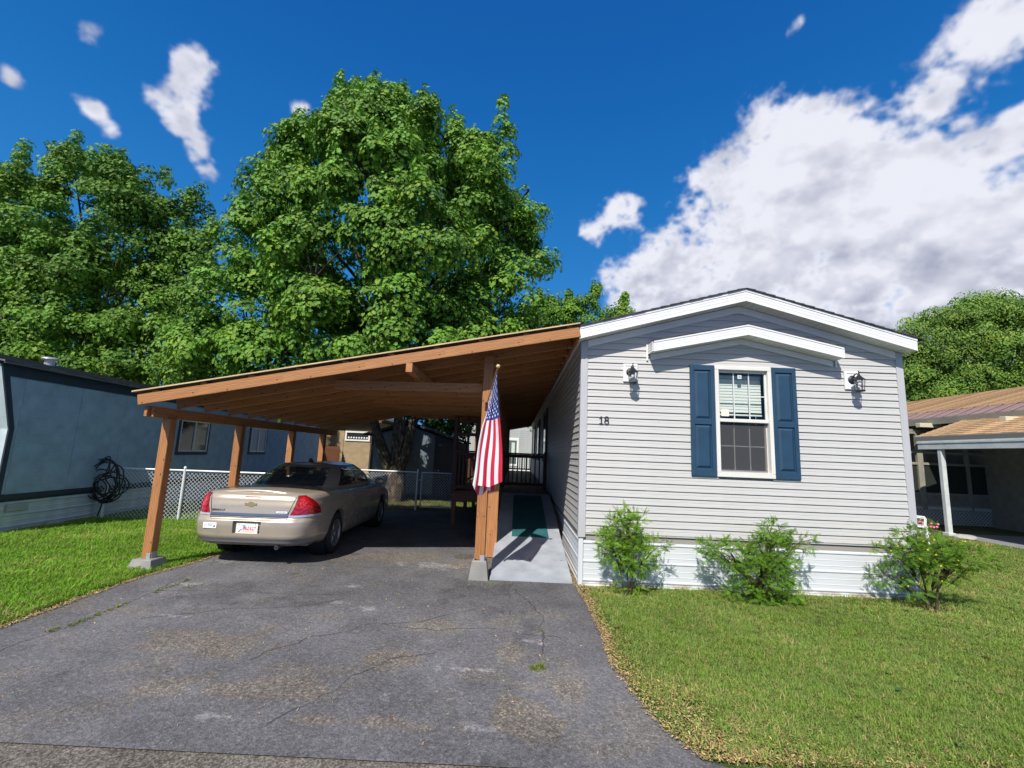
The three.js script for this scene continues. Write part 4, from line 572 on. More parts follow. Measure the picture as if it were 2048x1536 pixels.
  stick('cross_emblem', new THREE.ExtrudeGeometry(cross, { depth: 0.006, bevelEnabled: true, bevelSize: 0.003, bevelThickness: 0.003, bevelSegments: 1 }), std(lin(0.75, 0.6, 0.3), 0.25, { metalness: 0.8 }), 0, 0.8, 0.004);
  T.badge = canvasTex(256, 64, (c) => { c.fillStyle = '#6f767c'; c.fillRect(0, 0, 256, 64); c.fillStyle = '#eef0f2'; c.fillRect(8, 9, 240, 46); c.fillStyle = '#5c646a'; c.font = 'bold 40px sans-serif'; c.textAlign = 'center'; c.fillText('FLEXFUEL', 128, 47); });
  stick('fuel_badge', new THREE.PlaneGeometry(0.17, 0.04), std(lin(1, 1, 1), 0.3, { map: T.badge }), 0.46, 0.67, 0.008);
  T.plate = canvasTex(512, 256, (c) => { c.fillStyle = '#f3efe4'; c.fillRect(0, 0, 512, 256); const gr = ['#d9a0a4', '#efe8e2']; for (let k = 0; k < 5; k++) { c.fillStyle = gr[k % 2]; c.fillRect(120, 150 + k * 13, 330, 13); } c.fillStyle = '#8f9cc6'; c.fillRect(60, 30, 160, 90); c.fillStyle = '#eef0f4'; c.beginPath(); c.ellipse(105, 95, 70, 52, 0.3, 0, 7); c.fill(); c.fillStyle = '#7b7f8c'; c.beginPath(); c.moveTo(40, 215); c.quadraticCurveTo(70, 120, 190, 110); c.quadraticCurveTo(120, 130, 75, 215); c.fill(); c.fillStyle = '#e6b93c'; c.fillRect(62, 92, 40, 14); c.fillStyle = '#a51f3a'; c.font = 'bold 112px sans-serif'; c.textAlign = 'center'; c.fillText('06Z427', 318, 150, 320); c.fillStyle = '#efe3b4'; c.fillRect(30, 222, 440, 18); });
  stick('number_plate', cbox(0.305, 0.152, 0.003, 0.001), std(lin(0.85, 0.83, 0.74), 0.5), 0, 0.335, -0.022);
  stick('plate_print', new THREE.PlaneGeometry(0.296, 0.144), std(lin(1, 1, 1), 0.45, { map: T.plate }), 0, 0.335, -0.0195);
  for (const x of [-0.09, 0.09]) stick('plate_bolt', cyl(0.006, 0.006, 0.004, 8), M.black, x, 0.425, -0.018).rotateX(Math.PI / 2);
  T.sticker = canvasTex(256, 128, (c) => { c.fillStyle = '#f4f4f6'; c.fillRect(0, 0, 256, 128); c.strokeStyle = '#70757c'; c.lineWidth = 9; c.beginPath(); c.arc(46, 62, 24, 0, 7); c.stroke(); c.fillStyle = '#7d93a8'; c.fillRect(88, 28, 100, 13); c.fillRect(86, 48, 96, 11); c.fillRect(92, 68, 84, 12); c.fillStyle = '#dcc9cf'; c.fillRect(84, 96, 90, 6); c.fillStyle = '#2a2024'; c.beginPath(); c.moveTo(222, 48); c.lineTo(236, 104); c.lineTo(196, 108); c.lineTo(204, 76); c.closePath(); c.fill(); });
  stick('bumper_sticker', new THREE.PlaneGeometry(0.19, 0.078), std(lin(1, 1, 1), 0.5, { map: T.sticker }), -0.52, 0.39, 0.003);
  patch('bumper_dirt_edge', std(lin(0.26, 0.25, 0.24), 0.9, { map: T.mottle }), -1.0, 1.0, 0.045, 0.15, 0.0025, car, 60, 6);
  // greenhouse: base ring to roof ring, quads become pillar or glass
  const GN = 96, GT = 14, ring = (a, t) => { const n = 3.6, b = [0.95, 3.98, 0.775, 1.015], c = [1.8, 3.05, 0.57, 1.395], f = (i) => mixf(b[i], c[i], t), s0 = f(0), s1 = f(1), bul = 0.05 * Math.sin(Math.PI * t), w = f(2) + bul * 0.8, sn = Math.pow(Math.abs(Math.sin(a)), 2 / n), q = Math.cos(a), cs = Math.sign(q) * Math.pow(Math.abs(q), 2 / n), s = (s0 + s1) / 2 - (((s1 - s0) / 2) + bul * 0.5) * cs; return [Math.sign(Math.sin(a) || 1) * w * sn, f(3) + (t < 0.01 ? -0.03 : 0) + 0.02 * Math.sin(Math.PI * t), -s]; };
  const gAng = (() => { const o = []; let l = 0, p0; const raw = []; for (let i = 0; i <= 3000; i++) { const a = (i / 3000) * Math.PI, p = ring(a, 0.5); if (p0) l += Math.hypot(p[0] - p0[0], p[2] - p0[2]); p0 = p; raw.push([l, a]); } return (f) => { const L = f * l; let k = 0; while (k < 2999 && raw[k + 1][0] < L) k++; return raw[k][1]; }; })();
  const zones = [[0, 0.178, 'rear_window'], [0.275, 0.475, 'rear_door_window'], [0.5, 0.705, 'front_door_window'], [0.79, 1.0, 'windscreen']];
  const cutsF = [0, 0.178, 0.275, 0.475, 0.5, 0.705, 0.79, 1], fr = []; for (let k = 0; k + 1 < cutsF.length; k++) { const n = Math.max(2, Math.round((cutsF[k + 1] - cutsF[k]) * 90)); for (let i = 0; i < n; i++) fr.push(mixf(cutsF[k], cutsF[k + 1], i / n)); } fr.push(1);
  const ts = [0, 0.1, 0.2, 0.32, 0.45, 0.6, 0.74, 0.86, 0.9, 0.95, 1];
  const surf = (f, t) => { const a = gAng(Math.abs(f)), p = ring(a, t); return [(f < 0 ? -1 : 1) * Math.abs(p[0]), p[1], p[2]]; };
  const build = (keep, off = 0) => { const tris = []; for (const sg of [-1, 1]) for (let i = 0; i + 1 < fr.length; i++) for (let j = 0; j + 1 < ts.length; j++) { const fm = (fr[i] + fr[i + 1]) / 2, tm = (ts[j] + ts[j + 1]) / 2; if (!keep(fm, tm, sg)) continue; const q = [surf(sg * fr[i] || sg * 1e-9, ts[j]), surf(sg * fr[i + 1], ts[j]), surf(sg * fr[i + 1], ts[j + 1]), surf(sg * fr[i] || sg * 1e-9, ts[j + 1])]; if (sg < 0) tris.push(q[0], q[2], q[1], q[0], q[3], q[2]); else tris.push(q[0], q[1], q[2], q[0], q[2], q[3]); } let gg = fromTris(tris, tris.map(() => [0.3, 0.9])); gg.deleteAttribute('normal'); gg = mergeVertices(gg, 1e-4); gg.computeVertexNormals(); return gg; };
  const inGlass = (f, t) => t > 0.1 && t < 0.86 && zones.some(([a, b]) => f > a && f < b);
  mesh('cabin_shell', build((f, t) => !inGlass(f, t)), paint, car);
  for (const [a, b, name] of zones) { const single = a === 0 || b === 1; for (const sd of single ? [0] : [-1, 1]) mesh(name, build((f, t, sg) => t > 0.1 && t < 0.86 && f > a && f < b && (!sd || sg === sd)), tint, car); }
  for (const d of [-1, 1]) { const path = [0.27, 0.33, 0.4, 0.48, 0.56, 0.64, 0.715].map((f) => { const p = surf(d * f, 0.1); return [p[0] + d * 0.004, p[1], p[2]]; }); mesh('belt_moulding', tube(path, 0.007, 30, 6), M.black, car); }
  { const tris = [], RN = 40, KN = 8, q = []; for (let j = 0; j <= RN; j++) { const p = surf(j / RN || 1e-9, 1); q.push(Array.from({ length: 2 * KN + 1 }, (_, i) => { const k = (i - KN) / KN; return [p[0] * k, p[1] + 0.04 * (1 - k * k) * clamp(p[0] / 0.45) , p[2]]; })); } for (let j = 0; j < RN; j++) for (let i = 0; i < 2 * KN; i++) tris.push(q[j][i], q[j][i + 1], q[j + 1][i + 1], q[j][i], q[j + 1][i + 1], q[j + 1][i]); let gg = fromTris(tris, tris.map((p) => [p[2] / 1.6, 0.8])); gg.deleteAttribute('normal'); gg = mergeVertices(gg, 1e-4); gg.computeVertexNormals(); mesh('roof', gg, paint, car); }
  // cabin
  blk('parcel_shelf', -0.62, 0.62, 0.985, 1.0, -1.55, -1.05, cabin, car); blk('cabin_floor', -0.7, 0.7, 0.5, 0.52, -3.9, -1.1, cabin, car);
  const seat = (x, s, w) => { const q = mesh('seat', merge([placed(cbox(w, 0.62, 0.14, 0.05), x, 0.86, -s, -0.2), placed(cbox(w, 0.14, 0.5, 0.05), x, 0.56, -s - 0.25)]), cabin, car); for (const hx of w > 0.6 ? [-0.35, 0.35] : [0]) mesh('headrest', placed(cbox(0.24, 0.16, 0.09, 0.04), x + hx, 1.23, -s + 0.07, -0.15), cabin, q); };
  seat(0, 1.62, 1.15); seat(-0.36, 2.55, 0.5); seat(0.36, 2.55, 0.5);
  blk('dashboard', -0.7, 0.7, 0.75, 1.0, -3.75, -3.4, cabin, car, 0.05); mesh('steering_wheel', new THREE.TorusGeometry(0.19, 0.016, 8, 28), M.black, car, [-0.36, 0.98, -3.25], [0.35, 0, 0]);
  // mirrors, handles, exhaust, antenna
  for (const d of [-1, 1]) { mesh('mirror', placed(new THREE.SphereGeometry(0.1, 16, 12).scale(1.1, 0.7, 0.6), d * 0.98, 1.04, -3.32), paint, car); for (const s of [1.86, 2.74]) { const p = P(d * (HALF * 0 + 0), 0.8); blk('door_handle', d * 0.905, d * 0.935, 0.845, 0.87, -s - 0.18, -s, paint, car, 0.008); } blk('door_moulding', d * 0.915, d * 0.93, 0.55, 0.575, -3.46, -1.78, paint, car, 0.005); }
  rod('exhaust_pipe', [0.42, 0.265, -0.08], [0.42, 0.28, -0.5], 0.032, chrome, car, 16); mesh('exhaust_bore', cyl(0.026, 0.026, 0.01, 16), gap, car, [0.42, 0.265, -0.078], [Math.PI / 2, 0, 0]); mesh('silencer', cbox(0.5, 0.14, 0.3, 0.05), std(lin(0.25, 0.23, 0.2), 0.7), car, [0.5, 0.3, -0.55]);
  mesh('antenna_fin', prism([[-1.95, 1.42], [-2.1, 1.43], [-2.0, 1.5], [-1.97, 1.5]], 'x', -0.02, 0.02), M.black, car);
  // wheels
  const alloy = std(lin(0.42, 0.41, 0.4), 0.4, { metalness: 0.75, map: T.mottle });
  const tyreG = lathe([[0.2, -0.1], [0.25, -0.112], [0.3, -0.108], [0.322, -0.09], [WR, -0.06], [WR, -0.032], [0.318, -0.03], [0.318, -0.026], [WR, -0.024], [WR, 0.024], [0.318, 0.026], [0.318, 0.03], [WR, 0.032], [WR, 0.06], [0.322, 0.09], [0.3, 0.108], [0.25, 0.112], [0.205, 0.1]], 56), rimG = lathe([[0.212, -0.1], [0.2, -0.09], [0.19, 0.06], [0.198, 0.1], [0.21, 0.106], [0.213, 0.1]], 48);
  const spokeS = new THREE.Shape(); [[-0.055, 0.03], [-0.04, 0.12], [-0.06, 0.2], [0.06, 0.2], [0.04, 0.12], [0.055, 0.03]].forEach((p, i) => (i ? spokeS.lineTo(...p) : spokeS.moveTo(...p)));
  const spokeG = new THREE.ExtrudeGeometry(spokeS, { depth: 0.02, bevelEnabled: true, bevelSize: 0.008, bevelThickness: 0.01, bevelSegments: 1 });
  for (const s of AX) for (const d of [-1, 1]) {
    const w = new THREE.Group(); w.name = 'wheel'; w.position.set(d * WX, WR, -s); w.rotation.y = d > 0 ? Math.PI / 2 : -Math.PI / 2; car.add(w);
    mesh('tyre', tyreG, M.rubber, w, [0, 0, 0], [Math.PI / 2, 0, 0]); mesh('rim', rimG, alloy, w, [0, 0, 0], [Math.PI / 2, 0, 0]); mesh('brake_disc', cyl(0.15, 0.15, 0.02, 24), std(lin(0.1, 0.09, 0.08), 0.6), w, [0, 0, 0.0], [Math.PI / 2, 0, 0]);
    for (let k = 0; k < 5; k++) mesh('spoke', spokeG, alloy, w, [0, 0, 0.06], [0, 0, (k * Math.PI * 2) / 5 + 0.2 * s]); mesh('hub_cap', lathe([[0, 0.02], [0.03, 0.018], [0.05, 0.008], [0.055, 0]], 20), alloy, w, [0, 0, 0.085], [Math.PI / 2, 0, 0]);
  }
}
// ---------- dark blue trailer on the left ----------
T.panelB = tex(256, 64, (u, v) => { const g = (u * 8) % 1, q = (g < 0.045 ? 40 : 190) + 50 * (n2(u * 200, v * 20, 200, 3) - 0.5); return [q, q, q]; }, false);
{
  const t = thing('blue_trailer', 'dusky blue trailer home with navy trim and white ribbed skirting', 'house', [-8.9, 0, -8.1], 5 * R);
  const blue = std(lin(0.36, 0.49, 0.6), 0.75, { map: again(T.mottle, 0.8, 0.8), bumpMap: again(T.panelB, 0.82, 1), bumpScale: 0.006 }), navy = std(lin(0.022, 0.04, 0.066), 0.6, { map: T.mottle }), pale = std(lin(0.62, 0.72, 0.75), 0.5, { map: T.mottle });
  const L = -16.5, W = -4.3, EV = 2.93;
  const body = mesh('wall', prism([[-0.012, 0.55], [W, 0.55], [W, EV], [-0.012, EV]], 'z', L, 0.1), navy, t);
  mesh('front_wall', prism([[0.1, 0.0], [0.14, 0.0], [0.14, 1.83], [0.47, EV], [0.1, EV]], 'x', W, -0.014), pale, t);
  mesh('wall_panel', prism([[0.0, 0.7], [0.1, 0.7], [0.1, 1.85], [0.36, 2.75], [0, 2.75]], 'x', -0.012, 0.008), blue, t);
  for (let k = 0; k < 13; k++) blk('wall_panel', -0.01, 0.01, 0.69, 2.76, -k * 1.22 - 0.004, -(k + 1) * 1.22 + 0.004, blue, t, 0.003);
  mesh('corner_trim', prism([[0.06, 0.69], [0.15, 0.69], [0.15, 1.83], [0.485, EV], [0.375, EV], [0.06, 1.85]], 'x', -0.005, 0.022), navy, t);
  mesh('frieze_board', prism([[L, 2.74], [0.42, 2.74], [0.485, EV + 0.02], [L, EV + 0.02]], 'x', 0.0, 0.028), navy, t); blk('belt_board', 0, 0.026, 0.6, 0.69, L, 0.15, navy, t);
  for (const [y, h] of [[0, 0.1], [0.1, 0.2], [0.3, 0.2], [0.5, 0.095]]) mesh('skirting_panel', prism([[-0.05, y], [-0.002, y], [0.004, y + 0.012], [0.004, y + 0.03], [-0.012, y + 0.045], [-0.012, y + h * 0.5], [-0.008, y + h * 0.56], [-0.012, y + h * 0.62], [-0.012, y + h], [-0.05, y + h]], 'z', L, 0.14), pale, t);
  blk('skirting_vent', 0.0, 0.012, 0.38, 0.52, -0.5, -0.08, std(lin(0.28, 0.29, 0.3), 0.6), t); for (let k = 0; k < 5; k++) blk('vent_slat', 0.012, 0.02, 0.395 + k * 0.024, 0.405 + k * 0.024, -0.48, -0.1, pale, t, 0.001);
  const roofY = (x) => EV + 0.03 + (0.12 - x) * 0.2; for (const [a, b] of [[0.12, -2.15], [-4.42, -2.15]]) { const f = (x) => (a > 0 ? roofY(x) : roofY(-4.3 - x)), list = []; for (let k = 0; k < 14; k++) { const x0 = mixf(a, b, k / 14), x1 = mixf(a, b, Math.min(1, (k + 1.35) / 14)); list.push(prism([[x0, f(x0)], [x1, f(x1)], [x1, f(x1) + 0.012], [x0, f(x0) + 0.032]], 'z', L - 0.1, 0.56)); } mesh('roof_shingles', merge(list), std(lin(0.2, 0.2, 0.205), 0.95, { map: again(T.shingle, 0.5, 0.5), bumpMap: T.rough, bumpScale: 0.003 }), t); }
  mesh('roof_core', prism([[0.08, EV + 0.02], [-4.38, EV + 0.02], [-2.15, roofY(-2.15) - 0.015]], 'z', L - 0.05, 0.5), navy, t); blk('drip_edge', 0.1, 0.125, EV + 0.005, EV + 0.035, L, 0.55, std(lin(0.12, 0.12, 0.13), 0.5), t, 0.003);
  mesh('roof_vent', lathe([[0.09, 0], [0.09, 0.14], [0.15, 0.145], [0.15, 0.17], [0.1, 0.2], [0, 0.21]], 20), M.galv, t, [-1.35, roofY(-1.35), -1.9]);
  const glassD = phys(lin(0.015, 0.02, 0.022), 0.06);
  for (const [z0, z1, lab] of [[-4.52, -5.85, 0], [-8.55, -9.75, 1]]) {
    const w = new THREE.Group(); w.name = 'window'; t.add(w); const al = std(lin(0.5, 0.53, 0.53), 0.4, { metalness: 0.3 });
    for (const [a, b, c, d] of [[1.36, 1.45, z0 + 0.09, z1 - 0.09], [2.32, 2.4, z0 + 0.09, z1 - 0.09], [1.45, 2.32, z0 + 0.09, z0], [1.45, 2.32, z1, z1 - 0.09]]) blk('trim_board', 0.01, 0.032, a, b, c, d, navy, w);
    for (const [a, b, c, d] of [[1.45, 1.49, z0, z1], [2.285, 2.32, z0, z1], [1.49, 2.285, z0, z0 - 0.035], [1.49, 2.285, z1 + 0.035, z1], [1.49, 2.285, (z0 + z1) / 2 + 0.03, (z0 + z1) / 2 - 0.03]]) blk('frame_bar', 0.008, 0.04, a, b, c, d, al, w);
    for (const [c, d] of [[z0 - 0.035, (z0 + z1) / 2 + 0.03], [(z0 + z1) / 2 - 0.03, z1 + 0.035]]) blk('pane', 0.009, 0.016, 1.49, 2.285, c, d, lab ? std(lin(0.4, 0.42, 0.42), 0.5) : glassD, w, 0.001);
  }
}
// ---------- chain link fences ----------
function chainLink(W, H, y0) {
  const list = [], p = 0.086, r = 0.0052;
  for (const s of [-1, 1]) for (let c = -H; c < W + H; c += p) { // x = c + s * (y - y0)
    let ya = 0, yb = H, xa, xb; const X = (y) => (s > 0 ? c + y : c - y); if (s > 0) { if (X(0) < 0) ya = -c; if (X(H) > W) yb = W - c; } else { if (X(0) > W) ya = c - W; if (X(H) < 0) yb = c; }
    if (yb - ya < 0.03) continue; xa = X(ya); xb = X(yb); const L = Math.hypot(xb - xa, yb - ya); list.push(placed(new THREE.BoxGeometry(r, L, r), (xa + xb) / 2, y0 + (ya + yb) / 2, s * 0.003, 0, 0.7, 0).clone());
    const g = list[list.length - 1] = new THREE.BoxGeometry(r, L, r); g.rotateZ(-Math.atan2(xb - xa, yb - ya)); g.translate((xa + xb) / 2, y0 + (ya + yb) / 2, s * 0.0028);
  }
  for (let x = 0.02; x < W; x += p / 2) { const g = new THREE.BoxGeometry(0.006, 0.03, 0.006); g.rotateZ((hash3(Math.round(x * 1000), 1, 1) - 0.5) * 0.8); g.translate(x, y0 + H + 0.012, 0); list.push(g); }
  return merge(list);
}
const wire = std(lin(0.74, 0.75, 0.76), 0.5, { metalness: 0.25 });
function fence(label, ax, az, bx, bz, posts, h = 1.1) {
  const W = Math.hypot(bx - ax, bz - az), t = thing('chain_link_fence', label, 'fence', [ax, 0, az], Math.atan2(-(bz - az), bx - ax), 'chain link fence sections');
  const m = mesh('wire_mesh', chainLink(W, h - 0.05, 0.04), wire, t); m.userData.kind = 'stuff';
  rod('top_rail', [0, h, 0.02], [W, h, 0.02], 0.02, wire, t, 10);
  for (const x of posts) { rod('fence_post', [x, 0, 0.03], [x, h + 0.06, 0.03], 0.027, wire, t, 12); mesh('post_cap', new THREE.SphereGeometry(0.031, 12, 8), wire, t, [x, h + 0.06, 0.03]); }
  return t;
}
fence('chain link fence section in front of the blue trailer', -9.15, -10.12, -5.2, -10.42, [0.28, 1.86, 3.9]);
fence('short chain link fence return beside the carport posts', -5.2, -10.42, -5.2, -13.9, [3.47]);
fence('chain link fence section in front of the maple trunk', -5.2, -13.9, -2.88, -13.9, [2.3]);
{ const gt = thing('fence_gate', 'chain link gate in a tubular frame beside the dark shed', 'gate', [-2.78, 0, -13.9]); const m = mesh('wire_mesh', chainLink(0.92, 0.92, 0.12), wire, gt); m.userData.kind = 'stuff'; for (const [a, b] of [[[0, 0.1, 0], [0, 1.1, 0]], [[0.93, 0.1, 0], [0.93, 1.1, 0]], [[0, 1.1, 0], [0.93, 1.1, 0]], [[0, 0.1, 0], [0.93, 0.1, 0]]]) rod('frame_tube', a, b, 0.019, wire, gt, 10); blk('latch', -0.06, 0.04, 0.86, 0.9, 0.0, 0.05, M.galv, gt); rod('gate_post', [1.0, 0, 0], [1.0, 1.18, 0], 0.027, wire, gt, 12); }
{ // hose coiled over the fence post
  const r = rng(3), pts = []; const cx = -8.86, cz = -10.0; for (let k = 0; k < 11; k++) { const R1 = 0.2 + 0.13 * r(), ox = (r() - 0.5) * 0.42, oy = (r() - 0.4) * 0.2 - 0.25 * Math.abs(ox), asp = 0.75 + 0.7 * r(); for (let a = 0; a < 8; a++) { const A = (a / 8) * 6.283 + Math.PI / 2; pts.push([cx + ox + Math.cos(A) * R1 * (1.15), 0.72 + oy + Math.sin(A) * R1 * asp * (Math.sin(A) > 0 ? 1.2 : 1), cz + 0.06 * Math.sin(A * 2 + k) + (r() - 0.5) * 0.1]); } }
  pts.push([cx - 0.05, 0.9, cz + 0.06], [cx + 0.16, 0.75, cz + 0.1], [cx + 0.14, 0.4, cz + 0.1], [cx + 0.06, 0.1, cz + 0.08]);
  solo('garden_hose', tube(pts, 0.013, 520, 7), std(lin(0.014, 0.016, 0.017), 0.45), 'black garden hose coiled over the fence by the blue trailer', 'hose');
}
// ---------- neighbour on the right: porch, lattice, roofs ----------
{
  const t = thing('porch_house', 'beige house with tan shingle roofs and shaded screened porch', 'house', [0, 0, 0]);
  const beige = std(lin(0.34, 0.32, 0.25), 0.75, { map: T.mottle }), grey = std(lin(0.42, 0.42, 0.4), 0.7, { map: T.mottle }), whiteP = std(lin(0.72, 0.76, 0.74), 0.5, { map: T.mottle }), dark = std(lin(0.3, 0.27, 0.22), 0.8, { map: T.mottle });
  // main house and its roof
  blk('wall', 14.2, 20.5, 0, 3.3, -26, -16.2, beige, t); blk('wall', 15.6, 20.5, 0, 3.3, -16.2, -8, beige, t);
  const roofStrip = (name, mat, x0, y0, x1, y1, z0, z1, n) => { const list = []; for (let k = 0; k < n; k++) { const a = k / n, b = Math.min(1, (k + 1.3) / n), p = mixf(x0, x1, a), q = mixf(x0, x1, b), yp = mixf(y0, y1, a), yq = mixf(y0, y1, b); list.push(prism([[p, yp], [q, yq], [q, yq + 0.01], [p, yp + 0.03]], 'z', z0, z1)); } mesh(name, merge(list), mat, t); };
  roofStrip('roof_shingles', M.shingleTan, 14.0, 3.72, 17.4, 4.75, -26.4, -7.6, 20); mesh('roof_core', prism([[13.9, 3.6], [20.9, 3.6], [17.4, 4.74]], 'z', -26.3, -7.7), beige, t);
  roofStrip('metal_eave_roof', std(lin(0.36, 0.235, 0.21), 0.5, { map: T.mottle }), 13.4, 3.42, 14.05, 3.735, -26.2, -7.8, 1); for (let k = 0; k < 44; k++) mesh('metal_rib', prism([[13.3, 3.45], [14.03, 3.765], [14.03, 3.785], [13.3, 3.47]], 'z', -26 + k * 0.41, -25.97 + k * 0.41), std(lin(0.3, 0.19, 0.17), 0.5), t);
  blk('eave_beam', 13.28, 13.42, 3.22, 3.42, -26.2, -7.8, beige, t); for (const z of [-17.4, -14.9, -12.3]) blk('rafter_tail', 12.9, 13.6, 3.12, 3.26, z - 0.09, z + 0.09, std(lin(0.55, 0.5, 0.36), 0.7), t, 0.01);
  // side porch roof on white posts
  roofStrip('porch_shingles', M.shingleTan, 11.87, 2.72, 14.6, 3.75, -13.85, -7.5, 16); mesh('porch_roof_core', prism([[11.9, 2.62], [14.5, 2.62], [14.5, 3.68]], 'z', -13.8, -7.55), grey, t);
  blk('porch_gutter', 11.85, 11.95, 2.6, 2.73, -13.85, -7.5, std(lin(0.18, 0.18, 0.16), 0.6), t, 0.01); blk('porch_beam', 11.84, 11.98, 2.36, 2.6, -13.75, -7.55, whiteP, t, 0.006); blk('porch_beam_lip', 11.825, 12.0, 2.52, 2.57, -13.77, -7.55, whiteP, t, 0.004);
  for (const z of [-13.1, -9.4]) { blk('porch_post', 11.86, 11.98, 0.02, 2.37, z - 0.06, z + 0.06, whiteP, t, 0.012); blk('post_foot', 11.82, 12.02, 0.02, 0.1, z - 0.1, z + 0.1, whiteP, t, 0.01); }
  // screened room facing the lawn
  const Z = -15.6, xs = [11.4, 12.05, 12.75, 13.45, 14.2, 15.0, 15.9, 16.8, 17.8];
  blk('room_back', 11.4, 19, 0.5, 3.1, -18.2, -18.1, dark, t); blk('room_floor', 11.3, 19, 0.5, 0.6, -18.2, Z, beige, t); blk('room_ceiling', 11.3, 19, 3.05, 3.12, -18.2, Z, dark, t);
  xs.forEach((x, k) => blk('porch_stud', x - (k % 3 ? 0.045 : 0.09), x + (k % 3 ? 0.045 : 0.09), 0.5, 3.1, Z - 0.05, Z + 0.05, beige, t));
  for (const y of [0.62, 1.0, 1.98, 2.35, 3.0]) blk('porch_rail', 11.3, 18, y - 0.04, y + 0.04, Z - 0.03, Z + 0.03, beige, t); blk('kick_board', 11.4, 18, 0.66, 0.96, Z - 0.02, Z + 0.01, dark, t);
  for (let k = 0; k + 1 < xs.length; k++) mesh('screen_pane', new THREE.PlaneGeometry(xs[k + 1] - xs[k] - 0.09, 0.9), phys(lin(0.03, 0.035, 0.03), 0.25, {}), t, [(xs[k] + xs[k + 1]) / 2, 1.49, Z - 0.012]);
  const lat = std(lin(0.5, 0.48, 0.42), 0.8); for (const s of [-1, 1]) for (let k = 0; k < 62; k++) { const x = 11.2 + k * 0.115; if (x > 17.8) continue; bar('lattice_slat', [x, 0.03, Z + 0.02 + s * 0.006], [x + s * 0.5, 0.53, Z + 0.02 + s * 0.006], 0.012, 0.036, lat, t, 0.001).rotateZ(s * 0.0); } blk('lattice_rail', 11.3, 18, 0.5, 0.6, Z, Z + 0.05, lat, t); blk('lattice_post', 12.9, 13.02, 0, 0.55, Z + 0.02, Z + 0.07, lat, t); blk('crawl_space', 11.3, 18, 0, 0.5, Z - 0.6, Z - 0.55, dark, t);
  const cb = bar('corner_brace', [11.45, 2.6, Z + 0.05], [11.9, 3.05, Z + 0.05], 0.05, 0.09, beige, t);
}
{ const b = thing('birdhouse', 'small pale blue birdhouse hanging by the screened porch corner', 'birdhouse', [11.75, 2.86, -15.2]); const m = std(lin(0.3, 0.36, 0.38), 0.7); blk('box', -0.18, 0.18, 0, 0.42, -0.15, 0.15, m, b); for (const s of [-1, 1]) bar('roof_board', [0, 0.6, 0], [s * 0.26, 0.4, 0], 0.42, 0.02, std(lin(0.1, 0.1, 0.1), 0.7), b); for (const [x, y] of [[-0.08, 0.12], [0.08, 0.12], [-0.08, 0.28], [0.08, 0.28]]) mesh('entrance_hole', cyl(0.03, 0.03, 0.01, 12), M.black, b, [x, y, 0.152], [Math.PI / 2, 0, 0]); rod('hanger', [0, 0.58, 0], [0, 0.75, 0], 0.006, M.black, b); }
{ const c = thing('garden_chair', 'white plastic garden chair behind the grey house corner', 'chair', [9.75, 0, -11.6], 0.9); const m = std(lin(0.75, 0.75, 0.74), 0.4); mesh('seat', cbox(0.46, 0.04, 0.44, 0.015), m, c, [0, 0.42, 0]); for (const [x, z] of [[-0.21, 0.19], [0.21, 0.19], [-0.21, -0.2], [0.21, -0.2]]) bar('leg', [x * 1.12, 0, z * 1.12], [x, 0.42, z], 0.04, 0.03, m, c); for (let k = 0; k < 5; k++) bar('back_slat', [-0.18 + k * 0.09, 0.44, -0.2], [-0.18 + k * 0.09, 0.82, -0.3], 0.05, 0.012, m, c); bar('back_rail', [-0.23, 0.84, -0.3], [0.23, 0.84, -0.3], 0.03, 0.06, m, c); for (const s of [-1, 1]) { bar('arm', [s * 0.25, 0.63, 0.2], [s * 0.25, 0.65, -0.25], 0.05, 0.025, m, c); bar('arm_post', [s * 0.25, 0.42, 0.18], [s * 0.25, 0.63, 0.2], 0.04, 0.025, m, c); } }
{ const r = rng(52); [[11.2, -13.2, 0.32, 'pale flat border stone beside the pink flower bed'], [11.85, -12.6, 0.3, 'pale flat border stone at the foot of the white porch post']].forEach(([x, z, s, lab], k) => { const g = new THREE.IcosahedronGeometry(s, 2); const p = g.attributes.position; for (let i = 0; i < p.count; i++) { const n = 0.75 + 0.5 * fbm3(p.getX(i) * 4 + k, p.getY(i) * 4, p.getZ(i) * 4, 3); p.setXYZ(i, p.getX(i) * n, p.getY(i) * n * 0.28, p.getZ(i) * n * 0.7); } g.computeVertexNormals(); solo('border_stone', g, std(lin(0.5, 0.48, 0.43), 0.9, { map: T.mottle }), lab, 'stone', [x, 0.05, z], [0, r() * 3, 0], 'stones by the porch post'); }); }
